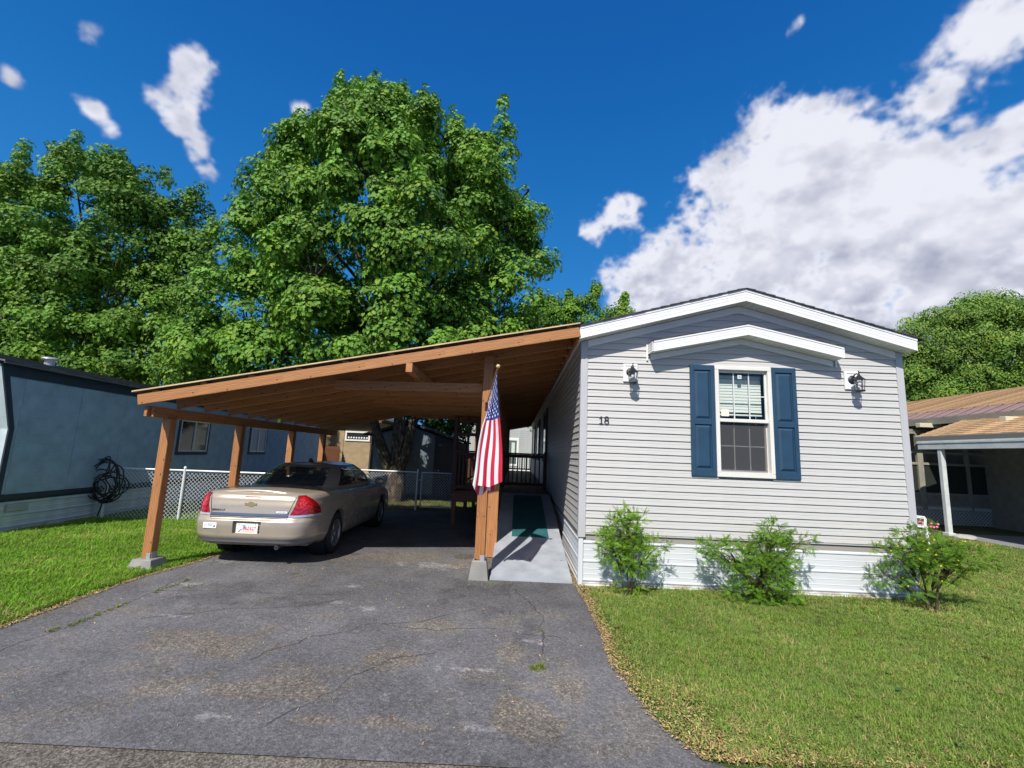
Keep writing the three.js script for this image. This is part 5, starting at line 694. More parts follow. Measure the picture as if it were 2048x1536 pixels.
// ---------- houses behind ----------
{
  const t = thing('tan_house', 'tan panelled house with white slot window behind the fence', 'house', [0, -0.5, 0]); t.scale.setScalar(1.3);
  const tan = std(lin(0.42, 0.31, 0.18), 0.75, { map: T.mottle });
  blk('wall', -16, -6.95, 0.55, 3.1, -30, -22.05, tan, t); for (let k = 0; k < 7; k++) blk('wall_panel', -16 + k * 1.29 + 0.006, -16 + (k + 1) * 1.29 - 0.006, 0.62, 3.08, -22.05, -22.0, tan, t, 0.004); blk('foundation', -16, -6.95, 0, 0.55, -30, -22.03, std(lin(0.4, 0.4, 0.38), 0.8, { map: T.mottle }), t); blk('belt_trim', -16, -6.93, 0.55, 0.63, -22.02, -21.97, tan, t);
  const w = new THREE.Group(); w.name = 'window'; t.add(w); for (const [a, b, c, d] of [[-8.2, -7.0, 2.05, 2.13], [-8.2, -7.0, 2.44, 2.52], [-8.2, -8.12, 2.13, 2.44], [-7.08, -7.0, 2.13, 2.44]]) blk('frame_bar', a, b, c, d, -22.0, -21.95, M.white, w); blk('pane', -8.12, -7.08, 2.13, 2.44, -22.0, -21.985, phys(lin(0.03, 0.03, 0.03), 0.1), w, 0.001); for (let k = 0; k < 8; k++) mesh('lace_tassel', new THREE.SphereGeometry(0.05, 8, 6), M.white, w, [-8.02 + k * 0.125, 2.2, -21.97]);
  mesh('roof', prism([[-16.4, 3.05], [-6.3, 3.05], [-6.3, 3.12], [-11, 4.6], [-16.4, 3.2]], 'z', -30.4, -21.6), M.shingleDark, t); blk('eave_board', -16.3, -6.4, 2.95, 3.08, -21.7, -21.6, M.woodDark[1], t);
  const br = M.woodDark[1]; blk('deck_floor', -12.2, -8.3, 0.75, 0.85, -21.9, -19.6, br, t); for (const x of [-12.1, -10.2, -8.4]) { blk('deck_post', x - 0.05, x + 0.05, 0, 3.05, -19.7, -19.6, br, t); } for (const y of [0.95, 1.75]) blk('deck_rail', -12.2, -8.3, y - 0.04, y + 0.04, -19.68, -19.6, br, t); for (let k = 0; k < 28; k++) blk('deck_baluster', -12.1 + k * 0.135, -12.05 + k * 0.135, 0.95, 1.75, -19.64, -19.6, br, t, 0.003); for (let k = 0; k < 18; k++) blk('deck_baluster', -8.36, -8.32, 0.95, 1.75, -21.8 + k * 0.12, -21.76 + k * 0.12, br, t, 0.003); bar('stair_rail', [-12.2, 1.75, -19.6], [-13.3, 0.9, -18.9], 0.09, 0.09, br, t);
}
{
  const t = thing('garden_shed', 'blue grey garden shed with dark roof and door behind the maple trunk', 'shed', [0, 0, 0]);
  const sg = std(lin(0.16, 0.2, 0.245), 0.75, { map: T.mottle }), dk = std(lin(0.035, 0.035, 0.045), 0.7, { map: T.mottle });
  mesh('wall', prism([[-5.35, 0.1], [-2.15, 0.1], [-2.15, 2.1], [-4.0, 2.68], [-5.35, 2.25]], 'z', -19.6, -17.0), dk, t);
  mesh('wall_panel', prism([[-5.25, 0.18], [-4.24, 0.18], [-4.24, 2.55], [-5.25, 2.24]], 'z', -17.0, -16.98), sg, t); mesh('wall_panel', prism([[-4.23, 0.18], [-3.0, 0.18], [-3.0, 2.32], [-4.0, 2.63], [-4.23, 2.56]], 'z', -17.0, -16.98), sg, t);
  blk('door', -2.88, -2.2, 0.14, 2.02, -17.0, -16.97, dk, t); for (const [a, b, c, d] of [[-2.88, -2.8, 0.14, 2.02], [-2.28, -2.2, 0.14, 2.02], [-2.8, -2.28, 0.14, 0.24], [-2.8, -2.28, 1.94, 2.02]]) blk('door_trim', a, b, c, d, -16.97, -16.95, dk, t); mesh('door_knob', new THREE.SphereGeometry(0.03, 10, 8), M.galv, t, [-2.8, 1.05, -16.92]);
  mesh('roof_slab', prism([[-5.6, 2.22], [-4.0, 2.73], [-4.0, 2.8], [-5.6, 2.29]], 'z', -19.8, -16.75), M.shingleDark, t); mesh('roof_slab', prism([[-4.0, 2.73], [-1.95, 2.09], [-1.95, 2.16], [-4.0, 2.8]], 'z', -19.8, -16.75), M.shingleDark, t); blk('base_skid', -5.3, -2.2, 0, 0.1, -19.5, -17.05, dk, t);
}
{
  const t = thing('pale_grey_house', 'sunlit pale grey house with white framed window beyond the deck', 'house', [0, 0, 0]);
  const pg = std(lin(0.5, 0.53, 0.52), 0.7, { map: T.mottle }), Z = -34;
  mesh('wall', prism([[-4.6, 0], [4, 0], [4, 3.5], [-0.6, 4.75], [-4.6, 3.65]], 'z', Z - 8, Z), pg, t); for (let k = 0; k < 22; k++) blk('siding_board', -4.58, 3.9, 0.3 + k * 0.15, 0.44 + k * 0.15, Z, Z + 0.02, pg, t, 0.006);
  blk('corner_board', -4.66, -4.5, 0, 3.65, Z, Z + 0.04, M.white, t); mesh('rake_board', prism([[-5.0, 3.5], [-0.6, 4.72], [-0.6, 4.95], [-5.0, 3.75]], 'z', Z, Z + 0.12), M.white, t); mesh('rake_board', prism([[-0.6, 4.72], [4.4, 3.35], [4.4, 3.58], [-0.6, 4.95]], 'z', Z, Z + 0.12), M.white, t);
  const w = new THREE.Group(); w.name = 'window'; t.add(w); for (const [a, b, c, d] of [[-1.35, 0.18, 0.9, 1.05], [-1.35, 0.18, 2.75, 2.95], [-1.35, -1.2, 1.05, 2.75], [0.03, 0.18, 1.05, 2.75], [-1.2, 0.03, 1.55, 1.62], [-0.62, -0.56, 1.62, 2.75]]) blk('frame_bar', a, b, c, d, Z + 0.01, Z + 0.06, M.white, w); blk('pane', -1.2, 0.03, 1.05, 2.75, Z + 0.021, Z + 0.03, phys(lin(0.1, 0.14, 0.13), 0.08), w, 0.001); for (const x of [-1.0, -0.25]) blk('curtain', x - 0.1, x + 0.14, 1.6, 2.6, Z + 0.03, Z + 0.036, std(lin(0.5, 0.58, 0.5), 0.8), w, 0.002);
  mesh('roof', prism([[-5.1, 3.76], [-0.6, 4.98], [4.5, 3.58], [4.5, 3.66], [-0.6, 5.06], [-5.1, 3.84]], 'z', Z - 8.3, Z + 0.15), M.shingleDark, t); blk('porch_sill', -1.6, 3, 0.55, 0.75, Z + 0.3, Z + 0.9, M.white, t);
}
// ---------- trees ----------
function taper(pts, r0, r1, seg = 14, n = 9) {
  const c = new THREE.CatmullRomCurve3(pts.map((p) => V(...p))), fr = c.computeFrenetFrames(seg), pos = [], uv = [], idx = [], len = c.getLength();
  for (let j = 0; j <= seg; j++) { const t = j / seg, p = c.getPointAt(t), r = mixf(r0, r1, Math.pow(t, 0.8)); for (let i = 0; i <= n; i++) { const a = (i / n) * 6.2832, w = r * (1 + 0.12 * (n3(Math.cos(a) * 2 + p.x, p.y * 1.5, Math.sin(a) * 2) - 0.5) * 2), v = p.clone().addScaledVector(fr.normals[j], Math.cos(a) * w).addScaledVector(fr.binormals[j], Math.sin(a) * w); pos.push(v.x, v.y, v.z); uv.push(i / n * 2, t * len); } }
  for (let j = 0; j < seg; j++) for (let i = 0; i < n; i++) { const a = j * (n + 1) + i; idx.push(a, a + 1, a + n + 2, a, a + n + 2, a + n + 1); }
  const g = new THREE.BufferGeometry(); g.setAttribute('position', new THREE.Float32BufferAttribute(pos, 3)); g.setAttribute('uv', new THREE.Float32BufferAttribute(uv, 2)); g.setIndex(idx); g.computeVertexNormals(); return g;
}
// a sprig: several lobed leaves round a twig end, blades up and drooping outwards
const lobed = [[0, -0.1], [0.2, -0.06], [0.44, 0.02], [0.28, 0.2], [0.5, 0.46], [0.2, 0.5], [0.0, 0.95], [-0.2, 0.5], [-0.5, 0.46], [-0.28, 0.2], [-0.44, 0.02], [-0.2, -0.06]], simple = [[0, 0], [0.2, 0.3], [0.18, 0.65], [0, 1], [-0.18, 0.65], [-0.2, 0.3]];
function sprig(seed, n, size, spread, outline) {
  const r = rng(seed), tris = [];
  for (let k = 0; k < n; k++) {
    const a = (k / n) * 6.283 * 2.4 + r(), d = spread * (0.15 + 0.85 * Math.sqrt((k + 0.5) / n)), s = size * (0.75 + 0.5 * r()), m = new THREE.Matrix4().compose(V(Math.cos(a) * d, (1 - d / spread) * spread * 0.45 + (r() - 0.5) * spread * 0.35, Math.sin(a) * d), new THREE.Quaternion().setFromEuler(new THREE.Euler(Math.PI / 2 + 0.35 + 0.6 * (d / spread) + (r() - 0.5) * 0.7, 0, 0)).premultiply(new THREE.Quaternion().setFromEuler(new THREE.Euler((r() - 0.5) * 0.5, Math.PI / 2 - a + (r() - 0.5) * 0.9, (r() - 0.5) * 0.5))), V(s, s, s));
    const q = outline.map(([x, y]) => { const v = V(x, y, -0.16 * Math.abs(x) - 0.14 * y * y).applyMatrix4(m); return [v.x, v.y, v.z]; }), c = V(0, 0.22, 0).applyMatrix4(m), C = [c.x, c.y, c.z];
    for (let i = 0; i < q.length; i++) tris.push(C, q[i], q[(i + 1) % q.length]);
  }
  return fromTris(tris, tris.map(() => [0, 0]));
}
M.leaf = phys(lin(1, 1, 1), 0.55, { transmission: 0.38, specularIntensity: 0.35, side: THREE.DoubleSide });
function tree(name, label, cat, base, lobes, o) {
  const t = thing(name, label, cat, base, 0, o.group), r = rng(o.seed), [bx, by, bz] = base, mats = [], cols = [], tips = [];
  const cutR = (v) => Math.max(v * 0.4, v - 0.7 * o.clump), L = lobes.map(([x, y, z, a, b, c]) => [x - bx, y - by, z - bz, cutR(a), cutR(b), cutR(c)]);
  const inside = (p, k, lim) => L.some((l, i) => i !== k && ((p.x - l[0]) / l[3]) ** 2 + ((p.y - l[1]) / l[4]) ** 2 + ((p.z - l[2]) / l[5]) ** 2 < lim);
  const up = V(0, 1, 0), q = new THREE.Quaternion(), q2 = new THREE.Quaternion();
  const put = (p, n, tone) => { q.setFromUnitVectors(up, n); q2.setFromAxisAngle(up, r() * 6.283); const s = 0.75 + 0.5 * r(); mats.push(new THREE.Matrix4().compose(p, q.clone().multiply(q2), V(s, s, s))); const c = lin(...o.leaf).multiplyScalar(tone * (0.75 + 0.5 * r())); if (r() < 0.18) c.lerp(lin(o.leaf[0] * 1.9, o.leaf[1] * 1.35, o.leaf[2]), 0.6); cols.push(c); };
  L.forEach((l, k) => {
    const area = 4 * Math.PI * Math.pow((Math.pow(l[3] * l[4], 1.6) + Math.pow(l[3] * l[5], 1.6) + Math.pow(l[4] * l[5], 1.6)) / 3, 1 / 1.6), n = Math.max(3, Math.round(area * o.clumps));
    for (let i = 0; i < n; i++) {
      const d = V(r() * 2 - 1, r() * 2 - 1, r() * 2 - 1); if (d.lengthSq() > 1 || d.lengthSq() < 0.01) { i--; continue; } d.normalize();
      const depth = 0.72 + 0.32 * r(), c = V(l[0] + d.x * l[3] * depth, l[1] + d.y * l[4] * depth, l[2] + d.z * l[5] * depth); if (inside(c, k, 0.5) || (o.dents && fbm3(c.x * 0.55 + o.seed, c.y * 0.55, c.z * 0.55, 2) < o.dents)) continue;
      const R0 = o.clump * (0.65 + 0.7 * r()) * Math.min(1, Math.min(l[3], l[4], l[5]) / 0.9), m = Math.round(o.sprigs * (R0 / o.clump) ** 2), tone = 0.72 + 0.6 * r() * r() + 0.1 * r(); tips.push(c);
      for (let j = 0; j < m; j++) { const e = V(r() * 2 - 1, r() * 2 - 1, r() * 2 - 1); if (e.lengthSq() > 1) { j--; continue; } const f = e.clone().normalize(); if (f.y < -0.1 && r() < 0.6) f.y *= -0.7; const p = c.clone().add(f.clone().multiply(V(R0, R0 * 0.95, R0)).multiplyScalar(0.45 + 0.55 * Math.cbrt(r()))); put(p, f.multiplyScalar(1.0).add(d.clone().multiplyScalar(0.4)).add(V((r() - 0.5) * 0.6, 0.55, (r() - 0.5) * 0.6)).normalize(), tone); }
    }
  });
  // upright leading shoots break the outline of the upper crown
  const high = tips.filter((p) => p.y > Math.max(...tips.map((q) => q.y)) * 0.55);
  for (let i = 0; i < (o.shoots ?? 0); i++) { const b = high[Math.floor(r() * high.length)], len = 0.5 + 0.75 * r(), lx = (r() - 0.5) * 0.5, lz = (r() - 0.5) * 0.5, n = Math.round(26 * len), tone = 0.8 + 0.4 * r(); for (let j = 0; j < n; j++) { const q = r(), w = 0.34 * (1 - 0.75 * q) + 0.05, a = r() * 6.283; put(V(b.x + lx * q + Math.cos(a) * w * r(), b.y + 0.2 + len * q, b.z + lz * q + Math.sin(a) * w * r()), V(Math.cos(a), 0.5, Math.sin(a)).normalize(), tone); } }
  const crown = inst('crown', sprig(o.seed, o.leaves, o.size, o.spread, o.outline ?? lobed), M.leaf, mats, cols, t);
  const [h0, r0, r1] = o.trunk; mesh('trunk', taper([[0, -0.15, 0], [0.02, h0 * 0.15, 0.0], [0.05, h0 * 0.6, 0.02], [o.lean ?? 0.05, h0, 0]], r0 * 1.18, r1, 16, 14), M.bark, t);
  (o.limbs ?? []).forEach(([pts, a, b]) => mesh('limb', taper(pts, a, b, 18, 10), M.bark, t));
  const tw = []; L.forEach((l, k) => { if (l[3] < 0.45) return; const s = o.fork ?? [0, h0, 0]; tw.push(taper([s, [s[0] + (l[0] - s[0]) * 0.25, s[1] + (l[1] - s[1]) * 0.45, s[2] + (l[2] - s[2]) * 0.25], [l[0], l[1] + l[4] * 0.3, l[2]]], r1 * 0.42, 0.03, 12, 7)); });
  for (let i = 0; i < tips.length; i += o.twig ?? 3) { const p = tips[i]; let best = L[0], bd = 1e9; for (const l of L) { const d = Math.hypot(p.x - l[0], p.y - l[1], p.z - l[2]); if (d < bd) { bd = d; best = l; } } tw.push(taper([[best[0], best[1] - best[4] * 0.4, best[2]], [(best[0] + p.x) / 2, (best[1] + p.y) / 2 - 0.1, (best[2] + p.z) / 2], [p.x, p.y, p.z]], 0.045, 0.012, 5, 5)); }
  mesh('branches', merge(tw), M.bark, t).userData.kind = 'stuff';
  return t;
}
tree('maple_tree', 'tall broad maple with forked trunk rising behind the carport', 'tree', [-4.1, 0, -15.9],
  [[-4.9, 9.4, -16, 5, 4.9, 4], [-6.2, 13.0, -16, 2.1, 2.6, 2], [-7.8, 12.4, -15.8, 1.6, 1.9, 1.6], [-6.8, 14.6, -16, 0.9, 1.5, 0.9], [-4.9, 13.5, -16.2, 1.5, 1.9, 1.5], [-4.35, 14.4, -16, 0.85, 0.9, 0.8], [-8.9, 11.7, -16, 1.7, 2.1, 1.8], [-10.35, 12.2, -16, 0.8, 1.6, 0.8], [-8.0, 13.9, -16, 0.6, 1.2, 0.6], [-5.6, 14.3, -16, 0.55, 0.9, 0.55], [-3.2, 13.9, -16, 0.6, 1.1, 0.6], [0.1, 11.9, -16, 0.6, 1.1, 0.6], [0.9, 10.1, -16, 0.5, 0.9, 0.5], [-9.6, 13.3, -16, 0.5, 1, 0.5], [-1.7, 13.6, -16, 0.5, 0.9, 0.5], [-9.1, 12.9, -15.8, 0.6, 1, 0.6], [-9.2, 8.5, -15.7, 1.6, 2.3, 2], [-9.5, 6.0, -15.4, 2.2, 1.9, 2.1], [-9.9, 4.5, -15, 1.9, 1.4, 1.8], [-8.2, 4.4, -14.6, 2.6, 1.5, 1.8], [-7.6, 10.2, -15.6, 2.6, 2.4, 2.2], [-9.1, 10.2, -15.6, 1.7, 2.6, 1.9], [-1.9, 12.0, -16, 1.6, 1.8, 1.5], [-0.95, 13.2, -16, 0.85, 1.5, 0.85], [-2.6, 13.2, -16, 0.9, 1, 0.9], [-0.5, 10.2, -16, 1.4, 1.9, 1.6], [0.1, 8.9, -16, 1.2, 1.5, 1.4], [-0.8, 6.9, -15.3, 1.9, 1.8, 1.9], [-1.0, 5.5, -15.6, 1.9, 1.6, 1.7], [-0.3, 8.0, -16, 1.5, 1.5, 1.5], [-2.6, 6.8, -14.4, 1.9, 1.5, 1.6], [-1.4, 5.2, -15, 1.8, 1, 1.5], [-4.6, 5.4, -14.3, 3.8, 2, 2.4], [-2.6, 4.9, -14.6, 2, 1.5, 1.7], [-6.5, 7.4, -13.6, 2, 1.6, 1.6], [-3, 8.2, -13.2, 2, 1.7, 1.6], [-5, 10.6, -13.2, 2, 1.6, 1.4], [-7.5, 2.75, -14.2, 0.9, 0.5, 0.7], [-6.4, 2.7, -15, 0.8, 0.5, 0.6], [-8.6, 3.3, -14.6, 0.9, 0.6, 0.8]],
  { seed: 21, dents: 0.38, shoots: 120, clumps: 1.25, clump: 0.58, sprigs: 36, leaves: 8, size: 0.115, spread: 0.19, leaf: [0.165, 0.34, 0.04], trunk: [1.25, 0.36, 0.24], fork: [-0.5, 5.2, 0], twig: 2, group: 'maples behind the homes',
    limbs: [[[[-0.05, 0.8, 0], [-0.42, 1.6, 0.08], [-0.85, 2.7, 0.12], [-1.7, 6, 0.3]], 0.2, 0.09], [[[0.05, 1.1, 0], [0.0, 2.2, -0.1], [-0.15, 4, -0.1], [-0.8, 8, 0]], 0.26, 0.1], [[[0.1, 0.9, 0.08], [0.36, 1.7, 0.14], [0.55, 2.8, 0.14], [1.4, 6.2, 0.2]], 0.18, 0.08]] });
tree('maple_tree', 'wide dark green maple behind the blue trailer roof', 'tree', [-19.8, 0, -20.5],
  [[-20, 11, -20, 4, 3.9, 3.8], [-21.6, 13.6, -20, 1.6, 1.9, 1.5], [-19.6, 13.6, -20, 1.1, 1.4, 1.1], [-24, 12, -20, 2.4, 2.3, 2.2], [-18.2, 13.3, -20, 1.3, 1.5, 1.3], [-16.4, 11.5, -20, 1.6, 2.0, 1.6], [-15.6, 9.5, -20, 1.4, 1.9, 1.4], [-16, 7.2, -19, 1.9, 1.8, 1.9], [-18, 6.0, -18.3, 2.8, 1.5, 2], [-22, 6.6, -18.6, 3, 1.8, 2.2], [-25.5, 8.7, -19.5, 3, 2.8, 2.8], [-22.6, 14.6, -20, 0.7, 1.2, 0.7], [-20.5, 14.6, -20, 0.6, 1.1, 0.6], [-17.2, 14.1, -20, 0.6, 1, 0.6], [-15.6, 13.2, -20, 0.6, 1.1, 0.6], [-24.6, 14, -20, 0.7, 1.1, 0.7], [-14.8, 10.8, -20, 0.6, 1, 0.6], [-19, 8.6, -17.6, 2.2, 1.6, 1.4], [-22.5, 10, -17.8, 2, 1.6, 1.3], [-16.4, 4.6, -18.2, 2, 1.1, 1.6], [-14.2, 5.0, -18, 1.8, 1.7, 1.6], [-16.5, 5.2, -18.4, 2.4, 1.9, 2], [-19.5, 4.7, -18.4, 2.8, 1.8, 2], [-23, 4.8, -18.6, 2.8, 2, 2.2], [-26, 5.6, -19, 2.6, 2.4, 2.2], [-20, 8, -20, 5, 2.8, 2.4]],
  { seed: 27, dents: 0.38, shoots: 70, clumps: 0.95, clump: 0.66, sprigs: 36, leaves: 8, size: 0.13, spread: 0.22, leaf: [0.14, 0.29, 0.032], trunk: [4.5, 0.4, 0.26], fork: [0, 4.3, 0], twig: 2, group: 'maples behind the homes' });
tree('leafy_tree', 'light green tree rising behind the grey house roof', 'tree', [3.9, 0, -31],
  [[1.4, 10.8, -31, 2.1, 1.9, 1.8], [4.2, 11.2, -31, 1.9, 1.8, 1.7], [6.6, 10.8, -31, 1.5, 1.6, 1.4], [2.6, 12.7, -31, 0.5, 0.9, 0.5], [7.3, 12.3, -31, 0.35, 1.0, 0.35], [5.2, 13, -31, 0.4, 0.8, 0.4], [4, 8, -31, 3.6, 2.2, 2.4], [-0.4, 8.6, -31, 1.3, 1.6, 1.3]],
  { seed: 33, shoots: 40, clumps: 0.8, clump: 0.7, sprigs: 38, leaves: 8, size: 0.14, spread: 0.22, leaf: [0.15, 0.3, 0.03], trunk: [7, 0.25, 0.14], fork: [0, 6.8, 0] });
tree('round_tree', 'rounded mid green tree above the porch house roof', 'tree', [26, 0, -25],
  [[26, 7.2, -25, 4.9, 4.4, 4.4], [23.0, 8.6, -24.6, 2.4, 2.2, 2.3], [22.4, 6.2, -24.4, 2.2, 2.2, 2.2], [28.5, 9, -25, 2.8, 2.4, 2.4], [25.6, 10.2, -25, 2, 1.5, 2], [26, 6, -22.5, 3, 2.4, 2.2]],
  { seed: 35, clumps: 0.8, clump: 0.85, sprigs: 62, leaves: 10, size: 0.14, spread: 0.24, leaf: [0.17, 0.3, 0.05], outline: simple, trunk: [4, 0.35, 0.22], fork: [0, 3.9, 0] });
tree('leafy_tree', 'dark shady tree behind the garden shed', 'tree', [-2.6, 0, -24],
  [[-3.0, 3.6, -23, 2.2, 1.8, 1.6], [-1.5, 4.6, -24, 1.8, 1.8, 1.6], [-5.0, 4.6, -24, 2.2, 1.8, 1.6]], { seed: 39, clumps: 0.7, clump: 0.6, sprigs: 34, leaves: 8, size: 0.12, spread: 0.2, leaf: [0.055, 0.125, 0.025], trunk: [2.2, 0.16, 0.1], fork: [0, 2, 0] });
tree('leafy_tree', 'bright sunlit tree at the far end of the deck', 'tree', [1.9, 0, -38],
  [[1.6, 3.2, -37, 1.4, 1.9, 1.4], [2.8, 4.6, -38, 2, 2.2, 1.8]], { seed: 45, clumps: 0.8, clump: 0.55, sprigs: 30, leaves: 8, size: 0.13, spread: 0.22, leaf: [0.12, 0.24, 0.035], trunk: [2.2, 0.14, 0.1], fork: [0, 2, 0] });
// ---------- front shrubs with feathery leaves ----------
const frond = (() => { const tris = [], r = rng(4); for (let k = 0; k < 7; k++) { const s = 0.02 + k * 0.022; for (const d of k === 6 ? [0] : [-1, 1]) { const a = d * (1.05 + 0.2 * r()), lx = Math.sin(a), ly = Math.cos(a), l = 0.03 * (1.05 - 0.05 * k), w = 0.0105, bx = 0, by = s, dz = -0.25 * s * s * 20 * 0.15, A = [bx, by, dz], B = [bx + lx * l * 0.5 - ly * w, by + ly * l * 0.5 + lx * w, dz + 0.004], C = [bx + lx * l, by + ly * l, dz - 0.004], D = [bx + lx * l * 0.5 + ly * w, by + ly * l * 0.5 - lx * w, dz + 0.004]; tris.push(A, B, C, A, C, D); } } tris.push([-0.0015, 0, 0], [0.0015, 0, 0], [0, 0.16, -0.02]); return fromTris(tris, tris.map(() => [0, 0])); })();
function shrub(label, base, lobes, stems, leaf, seed, flowers) {
  const t = thing('feathery_shrub', label, 'shrub', base, 0, 'shrubs along the front skirting'), r = rng(seed), mats = [], cols = [], fl = [];
  const q = new THREE.Quaternion(), q2 = new THREE.Quaternion(), up = V(0, 1, 0), tw = [];
  for (const [x, y, z, a, b, c, n] of lobes) for (let k = 0; k < n * 2.5; k++) {
    let d = V(r() * 2 - 1, r() * 2 - 1, r() * 2 - 1); if (d.lengthSq() > 1) { k--; continue; } const f = d.clone().normalize(), rad = 0.3 + 0.72 * Math.cbrt(r()), p = V(x + f.x * a * rad, y + f.y * b * rad, z + f.z * c * rad); if (p.y < 0.03 || fbm3((p.x + seed) * 11, p.y * 11, p.z * 11, 2) < 0.37 + 0.08 * r()) continue;
    const n0 = f.multiplyScalar(0.45).add(V((r() - 0.5) * 1.5, 0.9 * (r() - 0.45), (r() - 0.5) * 1.5)).normalize(); q.setFromUnitVectors(up, n0); q2.setFromAxisAngle(up, r() * 6.283); const s = 0.34 + 0.4 * r(); mats.push(new THREE.Matrix4().compose(p, q.clone().multiply(q2), V(s * 1.1, s, s))); cols.push(lin(...leaf).multiplyScalar(0.65 + 0.7 * r()).lerp(lin(0.22, 0.3, 0.02), r() < 0.3 ? 0.4 : 0));
    if (flowers && r() < 0.03 && f.y > -0.2) fl.push(p.clone().addScaledVector(n0, 0.05)); if (k % 16 === 0) tw.push(taper([[x * 0.35, Math.max(0.12, y * 0.5), z * 0.4], [(x + p.x) / 2.3, (y + p.y) / 2 - 0.02, (z + p.z) / 2.2], [p.x, p.y, p.z]], 0.006, 0.0025, 5, 4));
  }
  inst('foliage', frond, M.leaf, mats, cols, t); const bk = std(lin(0.26, 0.2, 0.12), 0.9, { map: T.bark });
  for (const [pts, a] of stems) mesh('stem', taper(pts, a, a * 0.5, 8, 7), bk, t); mesh('twigs', merge(tw), bk, t).userData.kind = 'stuff';
  for (const p of fl) mesh('flower', new THREE.SphereGeometry(0.011, 6, 5), std(lin(0.75, 0.55, 0.03), 0.6), t, [p.x, p.y, p.z]);
}
shrub('tall narrow feathery green shrub nearest the ramp', [1.5, 0, -6.22], [[-0.06, 0.78, 0, 0.27, 0.27, 0.2, 260], [-0.16, 0.55, 0, 0.22, 0.2, 0.18, 130], [-0.02, 0.98, 0, 0.16, 0.14, 0.12, 60], [0.12, 0.5, 0.02, 0.26, 0.22, 0.18, 150], [0.36, 0.64, 0, 0.2, 0.1, 0.1, 46], [0.18, 0.99, 0, 0.07, 0.12, 0.07, 22], [-0.28, 0.68, 0, 0.14, 0.12, 0.1, 34], [0.0, 0.2, 0, 0.2, 0.2, 0.12, 50]], [[[[0, -0.05, 0], [-0.01, 0.3, 0], [-0.05, 0.75, 0]], 0.013], [[[0.02, -0.05, 0.02], [0.06, 0.3, 0.02], [0.12, 0.6, 0.02]], 0.01], [[[-0.03, -0.05, 0], [-0.09, 0.25, 0.02], [-0.18, 0.55, 0.02]], 0.009], [[[0.04, -0.05, -0.02], [0.1, 0.22, 0], [0.2, 0.42, 0]], 0.007]], [0.19, 0.36, 0.025], 81);
shrub('wide drooping green shrub below the blue shuttered window', [3.12, 0, -6.2], [[0.2, 0.62, 0, 0.36, 0.24, 0.22, 240], [-0.3, 0.58, 0, 0.34, 0.18, 0.2, 170], [0.26, 0.88, 0, 0.2, 0.15, 0.14, 90], [0.05, 0.36, 0.04, 0.4, 0.26, 0.26, 260], [0.6, 0.76, 0, 0.22, 0.12, 0.12, 56], [0.22, 0.16, 0.06, 0.34, 0.18, 0.2, 170], [-0.58, 0.66, 0, 0.16, 0.1, 0.1, 36], [-0.2, 0.16, 0.04, 0.24, 0.14, 0.16, 80]], [[[[0, -0.05, 0], [-0.08, 0.25, 0], [-0.3, 0.6, 0]], 0.012], [[[0.04, -0.05, 0], [0.12, 0.3, 0], [0.24, 0.8, 0]], 0.013], [[[0.08, -0.05, 0], [0.25, 0.3, 0], [0.5, 0.7, 0]], 0.01]], [0.15, 0.31, 0.025], 83);
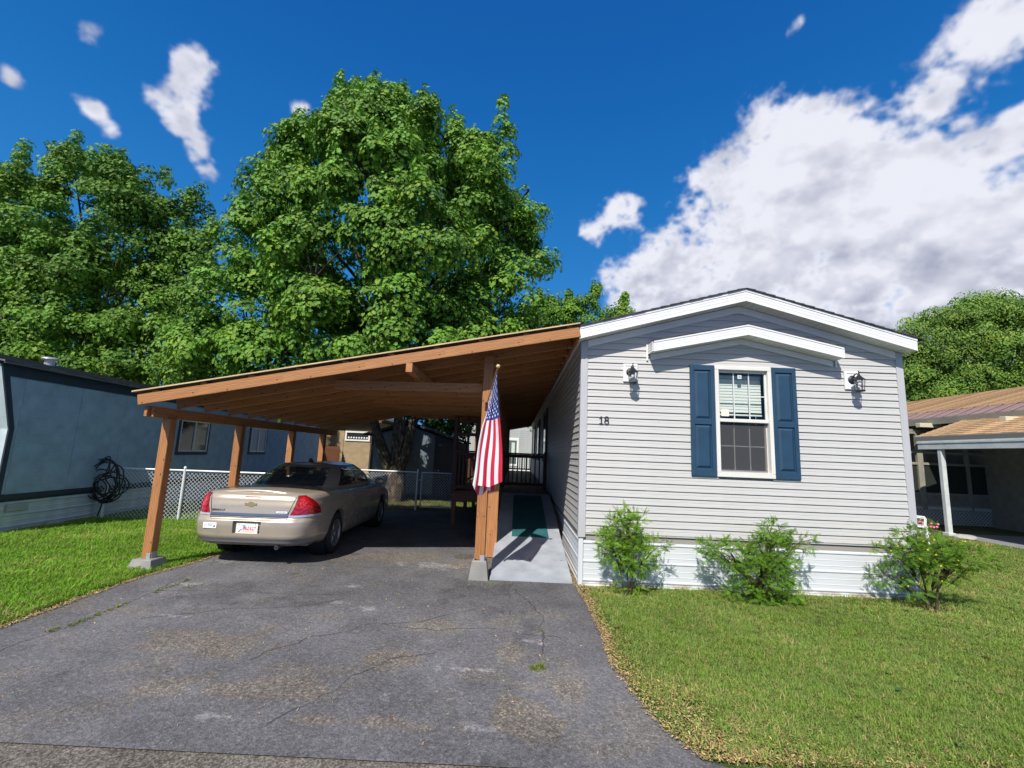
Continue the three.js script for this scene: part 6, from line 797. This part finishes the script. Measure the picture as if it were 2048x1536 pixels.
shrub('spreading shrub with yellow flowers at the house corner', [5.24, 0, -6.16], [[0.05, 0.72, 0, 0.46, 0.18, 0.24, 300], [-0.28, 0.7, 0, 0.3, 0.17, 0.2, 130], [0.48, 0.68, 0, 0.34, 0.15, 0.2, 170], [-0.42, 0.38, -0.04, 0.26, 0.13, 0.14, 60], [0.2, 0.5, 0.02, 0.36, 0.14, 0.2, 110], [0.78, 0.62, 0, 0.18, 0.08, 0.1, 40], [-0.12, 0.92, 0, 0.2, 0.1, 0.12, 46], [-0.1, 0.25, -0.05, 0.16, 0.14, 0.1, 34]], [[[[0, -0.05, 0], [0.0, 0.25, 0], [-0.06, 0.55, 0]], 0.016], [[[0.09, -0.05, 0.02], [0.12, 0.22, 0.02], [0.22, 0.55, 0.02]], 0.018], [[[0.02, 0.2, 0], [-0.14, 0.36, 0], [-0.32, 0.6, 0]], 0.009], [[[0.14, 0.25, 0], [0.3, 0.45, 0], [0.55, 0.6, 0]], 0.009]], [0.13, 0.27, 0.025], 85, true);
{ // pink flower bed by the neighbour's porch
  const r = rng(91), t = thing('flower_bed', 'low bed of pink flowers beside the neighbour porch post', 'flowers', [11.0, 0, -13.4]), mats = [], cols = [], fm = [], fc = []; for (let k = 0; k < 260; k++) { const x = (r() - 0.5) * 1.5, z = (r() - 0.5) * 0.7, y = 0.05 + 0.25 * r(); mats.push(mat4(x, y, z, r() * 6.28, 1.2, (r() - 0.5) * 1.6, (r() - 0.5) * 1.6)); cols.push(lin(0.12, 0.22, 0.04)); } for (let k = 0; k < 150; k++) { fm.push(mat4((r() - 0.5) * 1.5 - 0.1, 0.2 + 0.16 * r(), (r() - 0.5) * 0.7, r() * 6.28, 1, r(), r())); fc.push(lin(0.7, 0.12 + 0.15 * r(), 0.25 + 0.1 * r())); }
  inst('foliage', frond, M.leaf, mats, cols, t); inst('blossoms', new THREE.IcosahedronGeometry(0.032, 1), std(lin(1, 1, 1), 0.7), fm, fc, t);
}
{ // green maple leaves blown onto the lawns and driveway
  const r = rng(101), list = [], cols = [], g = (() => { const q = lobed.map(([x, y]) => [x, 0.12 * Math.abs(x) + 0.05 * y, y]), t = []; for (let i = 0; i < q.length; i++) t.push([0, 0.02, 0.22], q[i], q[(i + 1) % q.length]); return fromTris(t, t.map(() => [0, 0])); })();
  for (let k = 0; k < 90; k++) { const left = k < 62, x = left ? -8.6 + 4.2 * r() : 1 + 6 * r(), z = left ? -4.6 - 5 * r() : -3.1 - 3.2 * r(); list.push(mat4(x, left ? 0.055 : 0.045, z, r() * 6.28, 0.05 + 0.05 * r(), (r() - 0.5) * 0.7, (r() - 0.5) * 0.7)); cols.push(r() < 0.3 ? lin(0.3, 0.2, 0.08) : lin(0.07 + 0.1 * r(), 0.18, 0.04)); }
  inst('fallen_leaves', g, M.leaf, list, cols, scene, { kind: 'stuff', label: 'scattered fallen maple leaves lying on both lawns', category: 'leaves' });
}
renderer.render(scene, camera);
